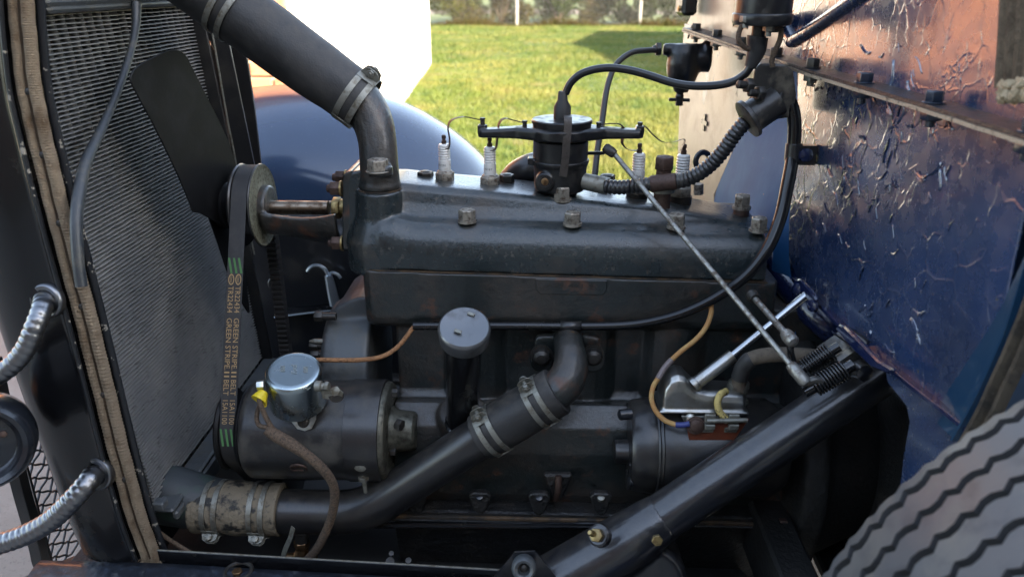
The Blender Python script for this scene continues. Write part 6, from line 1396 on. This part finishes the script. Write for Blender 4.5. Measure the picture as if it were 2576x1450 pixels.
mb = MB(); mb.tube([V(1757, 488, .1), V(1757, 462, .1)], .008, 14); part('stud', mb, 'nut_steel', fs_)

# ------------------------------------------------------------------ control rods
def rod(a, b, rp, lab, ends):
    t = thing('control_rod', lab, 'rod', b, 'control rods')
    mb = MB(); mb.tube([a, b], R(rp, b), 14); part('shaft', mb, 'steel_rod', t)
    for p, dr_, r_, L_ in ends:
        mb = MB(); dr_ = dr_.normalized(); mb.tube([p-dr_*L_*.05, p, p+dr_*L_*.25, p+dr_*L_*.8, p+dr_*L_*.95, p+dr_*L_], [r_*.6, r_*.85, r_*1.0, r_*1.0, r_*.7, r_*.2], 18); part('end_fitting', mb, 'steel_rod' if p is not a else 'nut_dark', t)
    return t
ra, rb = V(1546, 388, -.035), V(2000, 930, -.315)
rod(ra, rb, 7.5, 'long speckled steel rod slanting from distributor to steering column', [(rb-(rb-ra).normalized()*.008, rb-ra, R(16, rb), R(66, rb)), (ra, V(1524, 372, -.03)-ra, R(13, ra), R(34, ra))])
sa, sb_ = V(1900, 752, -.20), V(1985, 848, -.29)
rod(sa, sb_, 8.5, 'short speckled steel rod ending above the two black springs', [(sb_-(sb_-sa)*.1, sb_-sa, R(17, sb_), R(48, sb_)), (sa, sa-sb_, R(16, sa), R(28, sa))])

# ------------------------------------------------------------------ steering column
sc = thing('steering_column', 'thick black steering column slanting down across the engine bay', 'steering column', V(1400, 1440, -.3))
A_, B_, C_ = V(2215, 935, -.225), V(1665, 1300, -.275), V(1180, 1600, -.315)
rj = R(59, V(1900, 1140, -.25))
mb = MB(); mb.tube([A_, A_.lerp(B_, .5), B_], [rj*.98, rj, rj*1.02], 44); part('jacket', mb, 'black_column', sc)
mb = MB(); dcol = (B_-A_).normalized(); mb.tube([B_-dcol*.004, B_+dcol*.006, B_+dcol*.025, B_+dcol*.07, B_.lerp(C_, .6), C_], [rj*1.04, rj*1.08, rj*1.15, rj*1.26, rj*1.36, rj*1.36], 40, sm=3)
mb.lathe(V(1640, 1455, -.30), (0, -1, .3), [(-.05, .05), (.0, .046), (.008, .04)], 30)
gbx = cast_mesh('gear_housing', mb, 'black_column', sc, .003, 4)
p = V(1503, 1345, -.338); nrm_ = Vector((-.35, -.75, .6)).normalized(); mb = MB(); mb.lathe(p-nrm_*.012, nrm_, [(0, .0150), (.009, .0135), (.011, .011)], 24); part('plug_boss', mb, 'black_column', gbx)
mb = MB(); mb.hexnut(p, nrm_, .0088, .009, .2); mb.lathe(p+nrm_*.009+Vector((-.003, 0, .002)), nrm_+Vector((-.4, 0, .3)), [(0, .0040), (.007, .0037), (.009, .0026)], 14); part('grease_nipple', mb, 'brass', gbx, bev=.0006)
mb = MB(); p = V(1652, 1355, -.335); mb.hexnut(p, (0, -1, .3), .007, .006); part('plug', mb, 'brass', gbx)
cb_ = thing('column_bracket', 'bright worn steel bracket clamping the top of the column', 'bracket', V(2130, 900, -.27))
ax = (A_-B_).normalized(); u = Vector((0, -1, 0)); u = (u-ax*u.dot(ax)).normalized(); nn = ax.cross(u)
if nn.z < 0: nn = -nn
bc = V(2128, 888, -.262); mb = MB(); mb.box(bc, (.052, .05, .034), (ax, u, nn)); part('block', mb, 'bracket_steel', cb_, bev=.005)
mb = MB(); mb.box(bc+ax*.006+u*.001, (.004, .053, .037), (ax, u, nn)); part('rib', mb, 'black_column', cb_, bev=.002)
mb = MB(); mb.lathe(V(2172, 935, -.30), u, [(-.01, .012), (.004, .010), (.006, .004)], 16); part('bolt', mb, 'black_column', cb_)
def spring(p0, p1, r_, lab):
    t = thing('coil_spring', lab, 'spring', p1, 'springs at the steering column'); ax_ = (p1-p0); L_ = ax_.length; u_, v__, w_ = basis(ax_); n_ = 11
    pts_ = [p0+w_*(L_*k/(n_*16))+(u_*math.cos(2*math.pi*k/16)+v__*math.sin(2*math.pi*k/16))*r_ for k in range(n_*16+1)]
    mb = MB(); mb.tube(pts_, L_/n_*.40, 8); part('coil', mb, 'spring_black', t, angle=80)
    mb = MB(); mb.tube([p0-w_*.012, p1+w_*.01], r_*.62, 16); part('core', mb, 'spring_black', t)
spring(V(2024, 924, -.285), V(2092, 882, -.285), R(22, V(2060, 900, -.285)), 'black coil spring beside the column bracket, the upper of two')
spring(V(2046, 972, -.315), V(2126, 928, -.31), R(25, V(2080, 950, -.31)), 'black coil spring lying on the column, the lower of two')
lv = [V(a, b, -.293) for a, b in ((1990, 862), (1988, 880), (1994, 905), (2004, 926), (2012, 932))]; mb = MB(); mb.tube(lv, R(9, lv[2]), 12, sm=4); single('throttle_lever', mb, 'spring_black', 'black bent lever joining the short rod to the upper spring', 'lever')
lv = [V(a, b, -.32) for a, b in ((2030, 962), (2050, 955), (2068, 958))]; mb = MB(); mb.tube(lv, R(11, lv[1]), 12, sm=4); single('spark_lever', mb, 'bracket_steel', 'bright stub lever joining the long rod to the lower spring', 'lever')
# worn loom and hidden clutter towards the firewall
p = [V(a, b, y) for a, b, y in ((1938, 640, .02), (1965, 690, 0), (2000, 735, -.05), (2040, 780, -.08), (2085, 820, -.1), (2120, 850, -.1))]; mb = MB(); mb.tube(p, .021, 18, sm=5); single('taped_loom', mb, 'blue_shiny', 'crinkled dark taped loom between the engine and the toe board', 'loom')
p = [V(a, b, .03) for a, b in ((1935, 640), (1960, 625), (1985, 650), (1995, 690), (1975, 700), (1950, 672))]; mb = MB(); mb.prism(p, (0, .01, 0)); single('torn_felt', mb, 'felt_tan', 'torn scrap of tan felt at the firewall corner', 'felt', bev=.003)
pb = thing('pedal_linkage', 'dark pedal arm and rods in the shadow under the column', 'linkage', (.40, -.2, .3))
for pts_, r_ in (([V(2020, 1060, -.17), V(2055, 1180, -.17), V(2040, 1330, -.17), V(2000, 1450, -.17)], .013), ([V(1840, 1120, -.12), V(1880, 1260, -.12), V(1890, 1450, -.12)], .016), ([V(2080, 1150, -.10), V(2270, 1290, -.10)], .012)):
    mb = MB(); mb.tube(pts_, r_, 12, sm=5); part('arm', mb, 'undercoat', pb)
mb = MB(); mb.box(V(2000, 1260, -.11), (.12, .05, .07)); part('block', mb, 'undercoat', pb, bev=.008)
mb = MB(); mb.box(V(1930, 1250, -.13), (.012, .02, .012)); mb.hexnut(V(1918, 1268, -.15), (-.5, -1, 0), .012, .012); part('bolt', mb, 'nut_rusty', pb)
tun = thing('floor_pan', 'dark dirty floor pan edge beneath the firewall', 'panel', (.55, -.2, .2))
mb = MB(); mb.box((.62, -.05, .34), (.36, .9, .02)); mb.box((.50, -.03, .50), (.02, .8, .32)); part('sheet', mb, 'undercoat', tun, bev=.004)

# ------------------------------------------------------------------ spare tyre in the fender well
TC = Vector((.563, -.69, .620)); TR = .362
ty = thing('spare_tyre', 'spare tyre with wavy ribbed tread filling the near corner', 'tyre', TC-EZ*TR)
NS = 300; wav = lambda k: .0027*math.sin(k*2*math.pi/NS*112)
gro = [-.052, -.026, 0, .026, .052]; gwid = .0034
cols = [(-.082, -.060, 0), (-.076, -.026, 0)]
cols.append((-.0665, -.006, .6))
for g in gro: cols += [(g-gwid, -.0022*abs(g)/.026*.6, 1), (g-gwid*.6, -.009, 1), (g+gwid*.6, -.009, 1), (g+gwid, -.0022*abs(g)/.026*.6, 1)]
cols += [(.0665, -.006, .6), (.076, -.026, 0), (.082, -.060, 0)]
rows = []
for k in range(NS+1):
    a = 2*math.pi*k/NS; d = Vector((math.cos(a), 0, math.sin(a))); rows.append([TC+d*(TR+dr)+EY*(-(y+wav(k)*f)) for y, dr, f in cols])
mb = MB(); mb.grid(rows); tr_ = part('tread', mb, 'tyre_rubber', ty, angle=35)
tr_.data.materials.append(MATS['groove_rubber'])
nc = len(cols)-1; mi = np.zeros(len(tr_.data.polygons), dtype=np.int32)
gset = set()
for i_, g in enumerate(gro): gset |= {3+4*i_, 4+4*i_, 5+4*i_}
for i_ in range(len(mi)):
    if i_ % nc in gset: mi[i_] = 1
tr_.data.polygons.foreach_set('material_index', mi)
for s in (-1, 1):
    mb = MB(); mb.lathe(TC+EY*s*.0, EY*s, [(.081, TR-.062), (.083, TR-.085), (.078, TR-.11), (.062, TR-.125), (.055, TR-.135)], 80, cap=False); part('sidewall', mb, 'rubber', ty, angle=60)
mb = MB(); mb.lathe(TC-EY*.05, EY, [(0, TR-.13), (.006, TR-.145), (.05, TR-.155), (.094, TR-.145), (.1, TR-.13)], 64, cap=False); mb.lathe(TC-EY*.05, EY, [(0, .02), (.0, .075), (.03, .08), (.09, .07), (.1, .02)], 40); part('rim', mb, 'teal_paint', ty)
nf = thing('near_fender', 'blue fender with the well the spare tyre sits in', 'fender', (.5, -.66, .3))
mb = MB(); rows = []
for x, z in ((.10, .36), (.22, .34), (.40, .29), (.62, .245), (.9, .235)): rows.append([Vector((x, y, z+dz)) for y, dz in ((-.43, .02), (-.52, .03), (-.66, .035), (-.80, .01), (-.86, -.05))])
mb.grid(rows); part('crown', mb, 'fender_blue', nf, angle=60)
